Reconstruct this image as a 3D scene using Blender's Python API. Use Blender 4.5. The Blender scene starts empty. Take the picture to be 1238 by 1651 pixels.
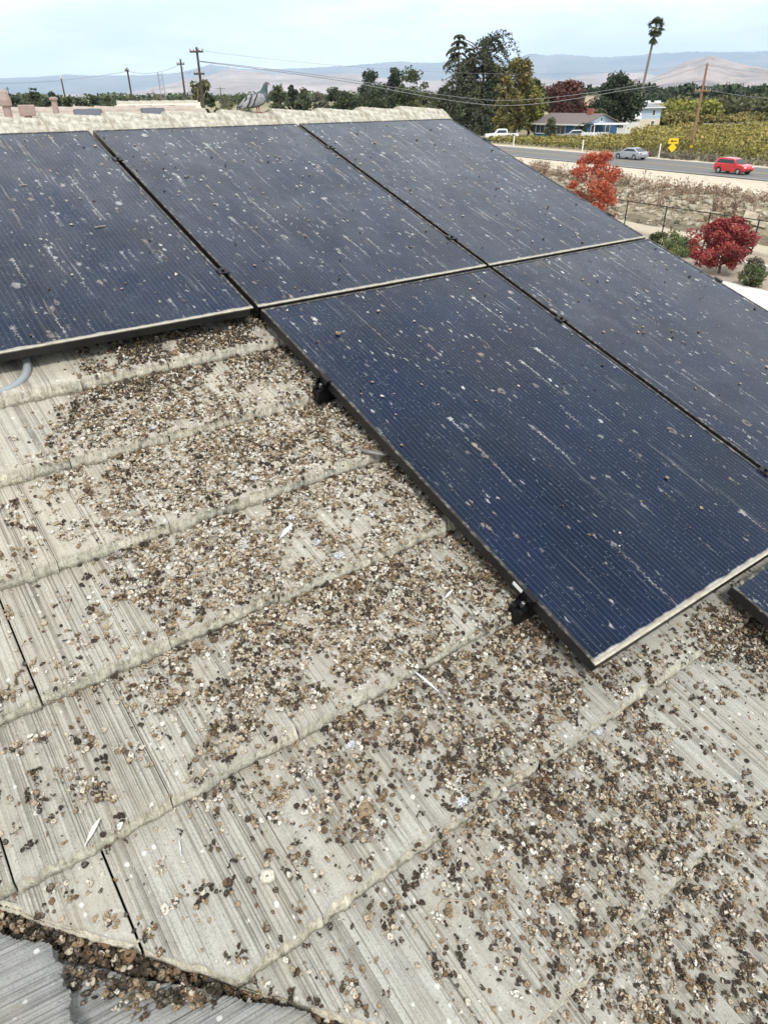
import bpy, math, random
import numpy as np
from mathutils import Matrix, Vector
random.seed(4); rng = np.random.default_rng(11)
SC = bpy.context.scene; COL = SC.collection
# ------------------------------------------------------------------ camera
F, PIT, ROL, AZ, SL = 1122.5, 0.541051, -0.0087728, 0.630252, 0.312983
EYE = np.array([0.0, 0.0, 6.6])
fw = np.array([0, math.cos(PIT), -math.sin(PIT)]); r0 = np.array([1.0, 0, 0]); u0 = np.cross(r0, fw)
cr, sr = math.cos(ROL), math.sin(ROL)
CR = cr*r0 + sr*u0; CU = -sr*r0 + cr*u0
cd = bpy.data.cameras.new('camera'); cam = bpy.data.objects.new('camera', cd); COL.objects.link(cam)
cd.sensor_fit = 'VERTICAL'; cd.sensor_height = 24.0; cd.lens = F/1651*24.0
cd.clip_start = 0.05; cd.clip_end = 90000
cam.matrix_world = Matrix(((CR[0], CU[0], -fw[0], 0), (CR[1], CU[1], -fw[1], 0), (CR[2], CU[2], -fw[2], 6.6), (0, 0, 0, 1)))
SC.camera = cam
SC.view_settings.view_transform = 'Standard'; SC.view_settings.look = 'None'
SC.view_settings.exposure = 0.45; SC.view_settings.gamma = 1.0; SC.cycles.volume_bounces = 3
# ------------------------------------------------------------------ world
SUN_EL, SUN_AZ = math.radians(54), math.radians(172)      # azimuth clockwise from +y
wd = bpy.data.worlds.new('World'); SC.world = wd; wd.use_nodes = True
nt = wd.node_tree; nt.nodes.clear()
def N(t, **k):
    n = nt.nodes.new(t)
    for a, b in k.items():
        if a.startswith('i_'):
            n.inputs[int(a[2:]) if a[2:].isdigit() else a[2:]].default_value = b
        else: setattr(n, a, b)
    return n
def K(a, b, o=0, i=0): nt.links.new(a.outputs[o], b.inputs[i])
out = N('ShaderNodeOutputWorld'); bg = N('ShaderNodeBackground'); bg.inputs[1].default_value = 0.15
sky = N('ShaderNodeTexSky', sky_type='NISHITA', sun_disc=False, sun_elevation=SUN_EL, sun_rotation=SUN_AZ, altitude=100.0, air_density=1.0, dust_density=2.0)
tc = N('ShaderNodeTexCoord'); mp = N('ShaderNodeMapping'); mp.inputs['Scale'].default_value = (1.7, 1.7, 10.0); mp.inputs['Rotation'].default_value = (0.05, 0.03, 0.3)
K(tc, mp)
n1 = N('ShaderNodeTexNoise'); n1.inputs['Scale'].default_value = 1.5; n1.inputs['Detail'].default_value = 6; n1.inputs['Roughness'].default_value = 0.55
K(mp, n1)
rp = N('ShaderNodeMapRange'); rp.inputs['From Min'].default_value = 0.2; rp.inputs['From Max'].default_value = 0.5
rp.inputs['To Min'].default_value = 0.80; rp.inputs['To Max'].default_value = 0.97; K(n1, rp)
mx = N('ShaderNodeMix', data_type='RGBA'); K(rp, mx); K(sky, mx, 0, 6)
cb = N('ShaderNodeMapRange'); cb.inputs['From Min'].default_value = .36; cb.inputs['From Max'].default_value = .60; cb.interpolation_type = 'SMOOTHSTEP'; K(n1, cb)
cm = N('ShaderNodeMix', data_type='RGBA'); cm.inputs[6].default_value = (5.1, 5.75, 6.25, 1); cm.inputs[7].default_value = (8.0, 8.0, 7.85, 1); K(cb, cm); K(cm, mx, 2, 7)
nt.links.new(mx.outputs[2], bg.inputs[0]); K(bg, out)
sd = bpy.data.lights.new('sun', 'SUN'); sd.energy = 2.3; sd.angle = math.radians(10); sd.color = (1.0, 0.97, 0.93)
so = bpy.data.objects.new('sun', sd); COL.objects.link(so)
dv = Vector((math.sin(SUN_AZ)*math.cos(SUN_EL), math.cos(SUN_AZ)*math.cos(SUN_EL), math.sin(SUN_EL)))
so.rotation_euler = dv.to_track_quat('Z', 'Y').to_euler(); so.location = (0, 0, 40)
# ------------------------------------------------------------------ helpers
MW = {}
def I4(): return Matrix.Identity(4)
def tag(o, label=None, cat=None, group=None, kind=None):
    if label: o['label'] = label
    if cat: o['category'] = cat
    if group: o['group'] = group
    if kind: o['kind'] = kind
    return o
def place(o, M, parent=None):
    MW[o.name] = M
    if parent is not None:
        o.parent = parent; o.matrix_basis = MW[parent.name].inverted() @ M
    else: o.matrix_basis = M
def thing(name, label, cat, M=None, group=None, kind=None):
    o = bpy.data.objects.new(name, None); COL.objects.link(o); o.empty_display_size = 0.1
    place(o, M if M is not None else I4()); return tag(o, label, cat, group, kind)
def T(x, y=0, z=0, rz=0): return Matrix.Translation((x, y, z)) @ Matrix.Rotation(rz, 4, 'Z')
def me_from(name, V, polys, mats, mi=None, smooth=False, attrs=None):
    """polys: list of int arrays (k,n)"""
    V = np.asarray(V, dtype=np.float32); me = bpy.data.meshes.new(name)
    me.vertices.add(len(V)); me.vertices.foreach_set('co', V.ravel())
    polys = [np.asarray(p, dtype=np.int32) for p in polys if len(p)]
    tot = np.concatenate([np.full(len(p), p.shape[1], dtype=np.int32) for p in polys])
    idx = np.concatenate([p.ravel() for p in polys]); st = np.concatenate([[0], np.cumsum(tot)[:-1]]).astype(np.int32)
    me.loops.add(len(idx)); me.loops.foreach_set('vertex_index', idx)
    me.polygons.add(len(tot)); me.polygons.foreach_set('loop_start', st)
    if mi is not None: me.polygons.foreach_set('material_index', np.asarray(mi, dtype=np.int32))
    if smooth is True: me.polygons.foreach_set('use_smooth', np.ones(len(tot), dtype=bool))
    for m in (mats if isinstance(mats, (list, tuple)) else [mats]): me.materials.append(m)
    me.update(calc_edges=True)
    for k, a in (attrs or {}).items():
        at = me.attributes.new(k, 'FLOAT', 'POINT'); at.data.foreach_set('value', np.asarray(a, dtype=np.float32))
    me.validate(); return me
def link(name, me, parent=None, M=None):
    o = bpy.data.objects.new(name, me); COL.objects.link(o)
    place(o, M if M is not None else (MW[parent.name] if parent is not None else I4()), parent); return o
class MB:
    def __init__(s): s.V = []; s.q = {}; s.n = 0; s.order = []
    def add(s, V, faces, mi=0):
        for f in faces: s.order.append((tuple(int(i)+s.n for i in f), mi))
        s.V.extend([tuple(v) for v in V]); s.n += len(V); return s
    def box(s, x0, x1, y0, y1, z0, z1, mi=0):
        V = [(x, y, z) for z in (z0, z1) for y in (y0, y1) for x in (x0, x1)]
        return s.add(V, [(0, 2, 3, 1), (4, 5, 7, 6), (0, 1, 5, 4), (2, 6, 7, 3), (0, 4, 6, 2), (1, 3, 7, 5)], mi)
    def tube(s, pts, rad, n=8, mi=0, cap=True):
        pts = [Vector(p) for p in pts]; rad = rad if isinstance(rad, (list, tuple)) else [rad]*len(pts)
        V = []; up = Vector((0.13, 0.21, 1)).normalized()
        for i, p in enumerate(pts):
            d = (pts[min(i+1, len(pts)-1)]-pts[max(i-1, 0)]).normalized()
            a = d.cross(up)
            if a.length < 0.05: a = d.cross(Vector((1, 0, 0)))
            a.normalize(); b = a.cross(d)
            V += [tuple(p + (a*math.cos(t)+b*math.sin(t))*rad[i]) for t in [2*math.pi*k/n for k in range(n)]]
        Fc = [(i*n+k, i*n+(k+1) % n, (i+1)*n+(k+1) % n, (i+1)*n+k) for i in range(len(pts)-1) for k in range(n)]
        if cap: Fc += [tuple(range(n))[::-1], tuple((len(pts)-1)*n+k for k in range(n))]
        return s.add(V, Fc, mi)
    def prism(s, poly, w0, w1, axis='y', mi=0):
        """poly in 2D, extruded along axis from w0 to w1"""
        n = len(poly)
        mk = {'y': lambda a, b, w: (a, w, b), 'x': lambda a, b, w: (w, a, b), 'z': lambda a, b, w: (a, b, w)}[axis]
        V = [mk(a, b, w) for w in (w0, w1) for a, b in poly]
        Fc = [(k, (k+1) % n, n+(k+1) % n, n+k) for k in range(n)] + [tuple(range(n))[::-1], tuple(range(n, 2*n))]
        return s.add(V, Fc, mi)
    def lathe(s, prof, c=(0, 0, 0), n=16, mi=0):
        V = [(c[0]+r*math.cos(2*math.pi*k/n), c[1]+r*math.sin(2*math.pi*k/n), c[2]+z) for r, z in prof for k in range(n)]
        Fc = [(i*n+k, i*n+(k+1) % n, (i+1)*n+(k+1) % n, (i+1)*n+k) for i in range(len(prof)-1) for k in range(n)]
        return s.add(V, Fc+[tuple(range(n))[::-1], tuple((len(prof)-1)*n+k for k in range(n))], mi)
    def mesh(s, name, mats, smooth=False, bevel=0):
        me = bpy.data.meshes.new(name); me.from_pydata(s.V, [], [f for f, _ in s.order])
        for m in (mats if isinstance(mats, (list, tuple)) else [mats]): me.materials.append(m)
        me.polygons.foreach_set('material_index', [m for _, m in s.order])
        if smooth: me.polygons.foreach_set('use_smooth', [True]*len(s.order))
        import bmesh
        bm = bmesh.new(); bm.from_mesh(me)
        bmesh.ops.recalc_face_normals(bm, faces=bm.faces)
        if bevel: bmesh.ops.bevel(bm, geom=[e for e in bm.edges if e.calc_face_angle(0) > 0.5], offset=bevel, segments=2, affect='EDGES', profile=0.6, clamp_overlap=True)
        bm.to_mesh(me); bm.free(); me.update(); return me
    def obj(s, name, mats, parent=None, M=None, smooth=False, bevel=0):
        return link(name, s.mesh(name, mats, smooth, bevel), parent, M)
def copy_tree(o, M, parent=None):
    c = o.copy(); COL.objects.link(c); MW[c.name] = M; c.matrix_basis = M if parent is None else o.matrix_basis
    if parent is not None: c.parent = parent
    for ch in list(o.children):
        copy_child(ch, c)
    return c
def copy_child(o, p):
    c = o.copy(); COL.objects.link(c); c.parent = p
    for ch in list(o.children): copy_child(ch, c)
def ray(px, py): return (px-619)/F*CR + (825.5-py)/F*CU + fw
def at(px, py, D):
    d = ray(px, py); return EYE + d*(D/math.hypot(d[0], d[1]))
def zat(px, py, D): return at(px, py, D)[2]
def azd(px, py, D): p = at(px, py, D); return p[0], p[1]
# ---- node materials
def mat(name, col=(0.5, 0.5, 0.5), rough=0.7, metal=0.0, **k):
    m = bpy.data.materials.new(name); m.use_nodes = True; b = m.node_tree.nodes['Principled BSDF']
    b.inputs['Base Color'].default_value = (*col, 1); b.inputs['Roughness'].default_value = rough; b.inputs['Metallic'].default_value = metal
    for a, v in k.items(): b.inputs[a].default_value = v
    return m
class G:
    """tiny node-graph helper"""
    def __init__(s, m): s.m = m; s.t = m.node_tree; s.b = s.t.nodes['Principled BSDF']
    def n(s, ty, *ins, **k):
        nd = s.t.nodes.new(ty)
        for a, v in k.items():
            if a[0] == '_': nd.inputs[a[1:].replace('_', ' ')].default_value = v
            else: setattr(nd, a, v)
        for i, v in enumerate(ins):
            if v is None: continue
            s.set(nd.inputs[i], v)
        return nd
    def set(s, inp, v):
        if isinstance(v, bpy.types.NodeSocket): s.t.links.new(v, inp)
        elif isinstance(v, bpy.types.Node): s.t.links.new(v.outputs[0], inp)
        elif isinstance(v, tuple) and len(v) == 3 and len(inp.default_value) == 4: inp.default_value = (*v, 1)
        else: inp.default_value = v
    def m_(s, op, a, b=0.0, c=0.0, clamp=False): return s.n('ShaderNodeMath', a, b, c, operation=op, use_clamp=clamp).outputs[0]
    def coord(s, kind='Object'): return s.n('ShaderNodeTexCoord').outputs[kind]
    def map(s, v, scale=(1, 1, 1), loc=(0, 0, 0), rot=(0, 0, 0)): 
        nd = s.n('ShaderNodeMapping'); s.set(nd.inputs[0], v); s.set(nd.inputs[1], loc); s.set(nd.inputs[2], rot); s.set(nd.inputs[3], scale); return nd.outputs[0]
    def noise(s, v, scale, detail=3, rough=0.55, dist=0.0):
        nd = s.n('ShaderNodeTexNoise', v); nd.inputs['Scale'].default_value = scale; nd.inputs['Detail'].default_value = detail
        nd.inputs['Roughness'].default_value = rough; nd.inputs['Distortion'].default_value = dist; return nd.outputs[0]
    def rng(s, v, a, b, c=0.0, d=1.0, smooth=False):
        nd = s.n('ShaderNodeMapRange', v, a, b, c, d, clamp=True)
        if smooth: nd.interpolation_type = 'SMOOTHSTEP'
        return nd.outputs[0]
    def mix(s, f, a, b, blend='MIX'):
        nd = s.t.nodes.new('ShaderNodeMix'); nd.data_type = 'RGBA'; nd.blend_type = blend
        s.set(nd.inputs[0], f); s.set(nd.inputs[6], a); s.set(nd.inputs[7], b); return nd.outputs[2]
    def sep(s, v): return s.n('ShaderNodeSeparateXYZ', v).outputs
    def comb(s, x, y, z): return s.n('ShaderNodeCombineXYZ', x, y, z).outputs[0]
    def attr(s, name): return s.n('ShaderNodeAttribute', attribute_name=name).outputs['Fac']
    def voro(s, v, scale, feature='F1'):
        nd = s.n('ShaderNodeTexVoronoi', v, feature=feature); nd.inputs['Scale'].default_value = scale; return nd.outputs
    def col(s, v): s.set(s.b.inputs['Base Color'], v)
    def bump(s, h, strength=0.4, dist=0.01):
        nd = s.n('ShaderNodeBump'); nd.inputs['Strength'].default_value = strength; nd.inputs['Distance'].default_value = dist
        s.set(nd.inputs['Height'], h); s.t.links.new(nd.outputs[0], s.b.inputs['Normal'])
def noisy(name, c1, c2, scale=4.0, rough=0.85, bump=0.0, bd=0.02, detail=5, stretch=(1, 1, 1), **k):
    m = mat(name, c1, rough, **k); g = G(m); v = g.map(g.coord(), stretch)
    f = g.noise(v, scale, detail, 0.6); g.col(g.mix(g.rng(f, 0.32, 0.68), c1, c2))
    if bump: g.bump(f, bump, bd)
    return m
# ------------------------------------------------------------------ roof frame
U = np.array([math.cos(AZ), math.sin(AZ), 0]); DH = np.array([math.sin(AZ), -math.cos(AZ), 0]); Z3 = np.array([0, 0, 1.0])
V_ = DH*math.cos(SL) - Z3*math.sin(SL); Nn = -np.cross(U, V_)
O3 = EYE + np.array([-1.43816692, 3.93723823, -0.14100535])
def frame(X, Y, Zz, O): return Matrix(((X[0], Y[0], Zz[0], O[0]), (X[1], Y[1], Zz[1], O[1]), (X[2], Y[2], Zz[2], O[2]), (0, 0, 0, 1)))
MR = frame(U, -V_, Nn, O3)                       # local (u, -v, n); n = 0 is the top of the panels
BASE = -0.11
D2 = U*math.cos(SL) - Z3*math.sin(SL); E2 = DH.copy()
O2 = O3 + Nn*BASE + U*(-1.30) + V_*3.309
N2 = np.cross(D2, E2); N2 = N2 if N2[2] > 0 else -N2
# P2 local: x = e (horizontal, towards the viewer), y = -d (upslope); x cross y must be up
if np.dot(np.cross(E2, -D2), Z3) > 0: P2X, P2S = E2, 1
else: P2X, P2S = -E2, -1
MP2 = frame(P2X, -D2, N2, O2)
def vn1(x, seed):
    r = np.random.default_rng(seed).random(4096); xi = np.floor(x).astype(int); f = x-xi; f = f*f*(3-2*f)
    return r[xi % 4096]*(1-f)+r[(xi+1) % 4096]*f
def vn2(x, y, seed):
    r = np.random.default_rng(seed).random((256, 256)); xi = np.floor(x).astype(int); yi = np.floor(y).astype(int)
    fx = x-xi; fy = y-yi; fx = fx*fx*(3-2*fx); fy = fy*fy*(3-2*fy)
    a = r[xi % 256, yi % 256]; b = r[(xi+1) % 256, yi % 256]; c = r[xi % 256, (yi+1) % 256]; d = r[(xi+1) % 256, (yi+1) % 256]
    return (a*(1-fx)+b*fx)*(1-fy)+(c*(1-fx)+d*fx)*fy
def fbm2(x, y, seed, o=4):
    s = 0; a = 0.5; t = 0
    for k in range(o): s = s+a*vn2(x*2**k, y*2**k, seed+k); t += a; a *= 0.5
    return s/t
EXPO = 0.345; THK = 0.040; TW = 0.2925
def tile_mesh(name, V0, courses, ulo, uhi, joint0, cut, sgn, mats, isfine, seed, dirtf=lambda u, v: np.zeros(len(u))):
    """sawtooth courses of grooved tiles; local coords (sgn*u, -v, n)"""
    VV = []; FF = []; tint = []; grv = []; drt = []; nb = 0; rs = np.random.default_rng(seed); k0 = 0
    for c in courses:
        vc = V0 + EXPO*c                      # contact line of this course's front
        vb = vc-EXPO-0.04
        j0 = joint0 + (0.5*TW if c % 2 else 0)
        a0 = math.floor((ulo-j0)/TW); a1 = math.ceil((uhi-j0)/TW)
        for a in range(a0, a1):
            ua = max(j0+a*TW+0.002+rs.uniform(-.0012, .0012), ulo); ub = min(j0+(a+1)*TW-0.0012, uhi)
            if ub-ua < 0.03: continue
            fine = isfine((ua+ub)/2, vc)
            st = 0.0014 if fine else 0.04
            n = max(3, int((ub-ua)/st)); us = np.linspace(ua, ub, n)
            front = vc+rs.uniform(-.006, .006)+(vn1(us*90, seed+k0)-.5)*0.006+(vn1(us*28, seed+k0+1)-.5)*0.006
            front += 0.0012*np.sin((us-ua)/(ub-ua)*7)
            cutv = cut(us)
            # eroded cut line
            cv = cutv+(vn1(us*40, seed+5)-.5)*0.008
            f = np.minimum(front, cv)
            if (f-vb).max() < 0.03: continue
            ok = (f-vb) > 0.004
            if ok.sum() < 3: continue
            us = us[ok]; f = f[ok]; n = len(us)
            # grooves: pseudo-random striations, some flats
            x = us*1000; lx_ = np.cumsum(rs.choice([2.6, 3.6, 4.6, 5.8, 7.5, 11.0], p=[.2, .25, .22, .17, .11, .05], size=160))+x[0]-8; dp = rs.uniform(.12, 1.0, 160)*np.clip((vn1(lx_/30.0, seed+k0*3+9)-.05)*2.2, .28, 1)
            jn = np.clip(np.searchsorted(lx_, x), 1, 159); dl = np.abs(x-lx_[jn-1]); dr_ = np.abs(x-lx_[jn]); ws_ = 1.15
            g = -(np.maximum(np.exp(-(dl/ws_)**2)*dp[jn-1], np.exp(-(dr_/ws_)**2)*dp[jn])*.0040 + vn1(x/11.0, seed+k0*3+8)*.0016)
            tilt = rs.uniform(-.0015, .0015)
            dz = rs.uniform(0, .003)
            L = f-vb
            fr = [0, .16, .32, .48, .62, .75, .86, .94]
            rows = []; 
            for q in fr:
                v = vb+q*(L-0.018); z = THK*(v-(vc-EXPO))/EXPO
                amp = 0.6+0.8*vn1(np.full(n, v*7.0)+us*3, seed+k0)
                rows.append((v, z+g*amp+dz+tilt*(us-ua)*3+(vn2(us*60, v*14, seed+3)-.5)*0.0012))
            zt = THK*(f-(vc-EXPO))/EXPO+dz
            rg = (vn1(us*110, seed+k0+30)-.5)
            rg2_ = (vn1(us*75, seed+k0+37)-.5)+.6*(vn1(us*210, seed+k0+38)-.5)
            ch = np.clip(vn1(us*36, seed+k0+51)-.62, 0, 1)*.045*vn1(us*9, seed+k0+52)
            rows.append((f-0.0095+rg*0.004+rg2_*.005+g*.9-ch, zt+g*1.2-0.0006))
            rows.append((f-0.0082+rg*0.005+rg2_*.005+g*1.0-ch*.9, zt+g*1.2-0.0060))
            rows.append((f-0.0055+rg*0.005+g*1.0+rg2_*.004-ch*.4, zt-0.016+g*.5))
            rows.append((f-0.002+(vn1(us*70, seed+k0+31)-.5)*0.005+g*.5, zt*0.42+np.zeros(n)))
            rows.append((f+0.001+(vn1(us*50, seed+k0+33)-.5)*0.003, np.full(n, -0.004)+np.minimum(zt-THK, 0)))
            R_ = len(rows); P = np.zeros((R_+1, n+2, 3))
            for i, (v, z) in enumerate(rows):
                P[i, 1:-1, 0] = us; P[i, 1:-1, 1] = v; P[i, 1:-1, 2] = z
            P[R_] = P[R_-1]; P[R_, :, 1] -= 0.02
            P[R_, 1:-1, 2] -= 0.003
            P[:, 0] = P[:, 1]; P[:, -1] = P[:, -2]
            P[:, 0, 2] -= 0.018; P[:, -1, 2] -= 0.018
            P[:, 0, 0] = P[:, 1, 0]; P[:, -1, 0] = P[:, -2, 0]
            idx = np.arange((R_+1)*(n+2)).reshape(R_+1, n+2)+nb
            q = np.stack([idx[:-1, :-1], idx[:-1, 1:], idx[1:, 1:], idx[1:, :-1]], -1).reshape(-1, 4)
            if sgn > 0: q = q[:, ::-1]
            FF.append(q); W = P.reshape(-1, 3).copy()
            W = np.stack([W[:, 0]*sgn, -W[:, 1], W[:, 2]], -1); VV.append(W); nb += len(W)
            tint.append(np.full(len(W), rs.random()))
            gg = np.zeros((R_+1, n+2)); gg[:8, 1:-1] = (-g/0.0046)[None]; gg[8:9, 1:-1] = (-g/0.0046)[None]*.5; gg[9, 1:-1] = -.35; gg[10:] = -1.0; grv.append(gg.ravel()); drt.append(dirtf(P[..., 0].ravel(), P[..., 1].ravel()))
            k0 += 1
    return me_from(name, np.concatenate(VV), [np.concatenate(FF)], mats, smooth=False, attrs={'tint': np.concatenate(tint), 'grv': np.concatenate(grv), 'soil': np.concatenate(drt)})
def surfR(u, v):
    fr = ((v-1.855)/EXPO) % 1.0; return BASE+THK*fr+.001
def sm(x, a, b): t = np.clip((x-a)/(b-a), 0, 1); return t*t*(3-2*t)
def densR(u, v):
    cl = fbm2(u*9+40, v*9+40, 5, 3); cl2 = fbm2(u*28+90, v*28+90, 6, 2)
    ul = np.interp(v, [1.7, 1.95, 2.05, 2.4, 2.75, 3.05, 3.25, 3.5, 3.8, 4.2], [-.60, -.78, -.88, -.86, -.90, -.88, -.92, -.86, -.68, -.55])
    ur = np.interp(v, [1.7, 3.0, 3.3, 3.5, 3.8, 4.2], [.25, .25, .12, .02, .0, .15])
    core = sm(u, ul-.12, ul+.22)*(1-sm(u, ur-.02, ur+.22))*(1-.45*sm(v, 3.0, 3.3)*(1-sm(u, -.75, -.35)))
    pk = np.interp(v, [1.5, 1.75, 1.95, 2.3, 2.9, 3.15, 3.3, 3.6, 3.9, 4.4], [.75, 1.25, 1.12, 1.10, 1.10, 1.05, .70, .58, .46, .38])
    d = core*pk*sm(cl, .22, .46)*(.35+.65*sm(cl2, .30, .5))*(.35+1.0*sm(vn2(u*62+7, v*62+3, 9), .25, .7))
    # ledge drifts just below each butt
    fr = ((v-1.855)/EXPO) % 1.0; d *= 1+.7*np.exp(-(fr/.10)**2)*core; d *= 1-.88*np.exp(-((1-fr)/.085)**2)
    d += (.32-.12*sm(u, -.2, .1)*sm(v, 3.3, 3.6))*sm(cl, .42, .60)*sm(cl2, .42, .58)*(.2+1.2*sm(vn2(u*55+9, v*55+3, 12), .4, .75))*sm(v, 1.9, 2.3)+.016*sm(v, 1.9, 2.2)
    d += .95*np.exp(-((u-.02)/.10)**2-((v-2.28)/.09)**2)+1.2*np.exp(-((u-.0)/.12)**2-((v-3.26)/.05)**2)
    d += 1.5*np.exp(-((u-.66)/.14)**2-((v-3.68)/.10)**2)+.9*np.exp(-((u-.5)/.10)**2-((v-3.56)/.05)**2)
    d *= np.where((u > .3) & (v < 3.45), .12, 1)
    return d
# ------------------------------------------------------------------ roof materials
def tile_mat(name, light, dark, face, stain=True, joff=0.0):
    m = mat(name, light, 0.9); g = G(m); P = g.coord(); s = g.sep(P)
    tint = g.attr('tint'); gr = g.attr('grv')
    big = g.noise(P, 3.2, 4, .6); mid = g.noise(P, 22, 5, .65); fin = g.noise(P, 260, 4, .7)
    stre = g.noise(g.map(P, (170, 6, 6)), 1.0, 4, .6)
    c = g.mix(g.rng(tint, 0, 1, 0, .6), light, (light[0]*.86, light[1]*.87, light[2]*.9))
    c = g.mix(g.rng(big, .38, .68, 0, .45), c, (light[0]*.66, light[1]*.66, light[2]*.66)); c = g.mix(g.rng(mid, .35, .7, 0, .6), c, (light[0]*.72, light[1]*.73, light[2]*.74))
    if stain:  # cream guano film towards the ridge, fading out low down
        f = g.m_('MULTIPLY', g.rng(s[1], -3.6, -2.3), g.rng(big, .3, .6, .45, 1.0))
        c = g.mix(g.m_('MULTIPLY', f, .8), c, (.52, .47, .375))
    c = g.mix(g.m_('MULTIPLY', g.rng(stre, .50, .72), .18), c, dark)
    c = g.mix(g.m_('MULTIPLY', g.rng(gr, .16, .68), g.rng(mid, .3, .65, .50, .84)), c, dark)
    c = g.mix(g.rng(fin, .52, .66, 0, .55), c, dark)
    c = g.mix(g.rng(fin, .34, .24, 0, .6), c, (.74, .73, .68))
    c = g.mix(g.m_('MULTIPLY', g.rng(g.noise(P, 7, 5, .65), .46, .66), .45), c, (.33, .29, .22))
    so_ = g.m_('MULTIPLY', g.rng(g.attr('soil'), .05, .75), g.rng(g.noise(P, 75, 5, .7), .40, .58)); c = g.mix(g.m_('MULTIPLY', so_, .8), c, (.15, .12, .085))
    wh_ = g.m_('MULTIPLY', g.rng(g.attr('soil'), .15, .8), g.rng(g.noise(P, 40, 6, .75), .47, .60)); c = g.mix(g.m_('MULTIPLY', wh_, g.rng(s[1], -3.4, -2.7, .38, .75)), c, (.72, .71, .67))
    # white guano flecks
    vo = g.voro(g.map(P, (1, .8, 1)), 55); pick = g.rng(g.sep(vo['Color'])[0], .80, .86)
    fl = g.m_('MULTIPLY', pick, g.rng(g.m_('ADD', vo['Distance'], g.m_('MULTIPLY', mid, .5)), .50, .40))
    c = g.mix(g.m_('MULTIPLY', fl, .75), c, (.68, .67, .63))
    fc = g.mix(g.rng(g.noise(g.map(P, (2.2, .6, .6)), 34, 5, .7), .36, .60), face, (face[0]*.60, face[1]*.58, face[2]*.54))
    fc = g.mix(g.rng(g.noise(P, 130, 4, .7), .55, .7), fc, (face[0]*.35, face[1]*.33, face[2]*.30))
    fc = g.mix(g.m_('MULTIPLY', g.rng(big, .35, .62), .6), fc, (face[0]*.66, face[1]*.68, face[2]*.74)); fc = g.mix(g.m_('MULTIPLY', g.rng(g.noise(g.map(P, (1, .4, .4)), 95, 4, .75), .52, .64), .6), fc, (.16, .14, .11))
    c = g.mix(g.rng(gr, -.05, -.7), c, fc)
    g.col(c)
    g.bump(g.m_('ADD', g.m_('MULTIPLY', fin, .6), g.m_('ADD', g.m_('MULTIPLY', stre, .6), g.m_('ADD', g.m_('MULTIPLY', mid, .8), g.m_('MULTIPLY', g.noise(P, 70, 4, .6), g.rng(gr, .1, -.6, .4, 1.6))))), .7, .005)
    return m
M_TILE = tile_mat('weathered_concrete_tile', (.465, .446, .392), (.125, .112, .092), (.74, .69, .545))
M_TILE2 = tile_mat('blue_grey_concrete_tile', (.34, .335, .31), (.125, .12, .115), (.25, .25, .24), stain=False)
M_DECK = noisy('roof_underlayment', (.02, .018, .016), (.06, .05, .04), 40, .95)
M_STUCCO = noisy('stucco', (.55, .48, .38), (.48, .42, .33), 30, .95, .3, .003)
M_BLACK = mat('black_anodised_aluminium', (.012, .012, .014), .38, .6)
M_RIDGE = mat('whitewashed_ridge_tile', (.6, .58, .5), .95); g = G(M_RIDGE); P = g.coord()
a = g.noise(P, 30, 5, .65); b = g.noise(g.map(P, (60, 8, 8)), 1, 4, .6); d = g.noise(P, 150, 3, .7)
c = g.mix(g.rng(a, .35, .62), (.25, .22, .165), (.50, .47, .395)); c = g.mix(g.rng(b, .55, .7, 0, .6), c, (.68, .66, .60))
c = g.mix(g.rng(d, .6, .72, 0, .8), c, (.10, .08, .06)); g.col(c); g.bump(g.m_('ADD', a, g.m_('MULTIPLY', d, .5)), .7, .006)
# ------------------------------------------------------------------ the house under the roof
RU0, RU1 = -4.3, 2.42
house = thing('house', 'house under the viewer with grey tiled roof and whitewashed ridge', 'house', T(-1.0, 3.5, 0, AZ))
cutR = lambda u: 3.309+1.13*(u+1.244)
fineR = lambda u, v: (-1.9 < u < 1.45 and 1.7 < v) and not (u > .35 and v < 3.3)
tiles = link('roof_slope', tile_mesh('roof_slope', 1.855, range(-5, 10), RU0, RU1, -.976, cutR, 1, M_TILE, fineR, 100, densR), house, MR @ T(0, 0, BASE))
cutP = lambda e: 1.08*e-.005
fineP = lambda u, v: -.1 < u < .75 and -.4 < v < 1.2
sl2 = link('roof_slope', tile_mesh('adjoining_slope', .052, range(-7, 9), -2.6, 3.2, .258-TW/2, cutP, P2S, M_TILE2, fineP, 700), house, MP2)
sl2['label'] = 'blue-grey adjoining roof slope meeting the main one in a valley'
mb = MB()   # underlay of both slopes
mb.add([(RU0, .32, BASE-.03), (RU1, .32, BASE-.03), (RU1, -5.0, BASE-.03), (.3, -5.0, BASE-.03), (-1.30, -3.26, BASE-.03), (RU0, .05, BASE-.03)], [(0, 5, 4, 3, 2, 1)])
mb.obj('underlay', M_DECK, house, MR)
mb = MB(); e = P2S
mb.add([(-2.6*e, 2.6, -.03), (3.2*e, 2.6, -.03), (3.2*e, -3.3, -.03), (-2.6*e, 2.6, -.031), (-.04*e, .02, -.03)], [(0, 1, 2, 4)])
mb.obj('underlay', M_DECK, house, MP2)
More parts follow.
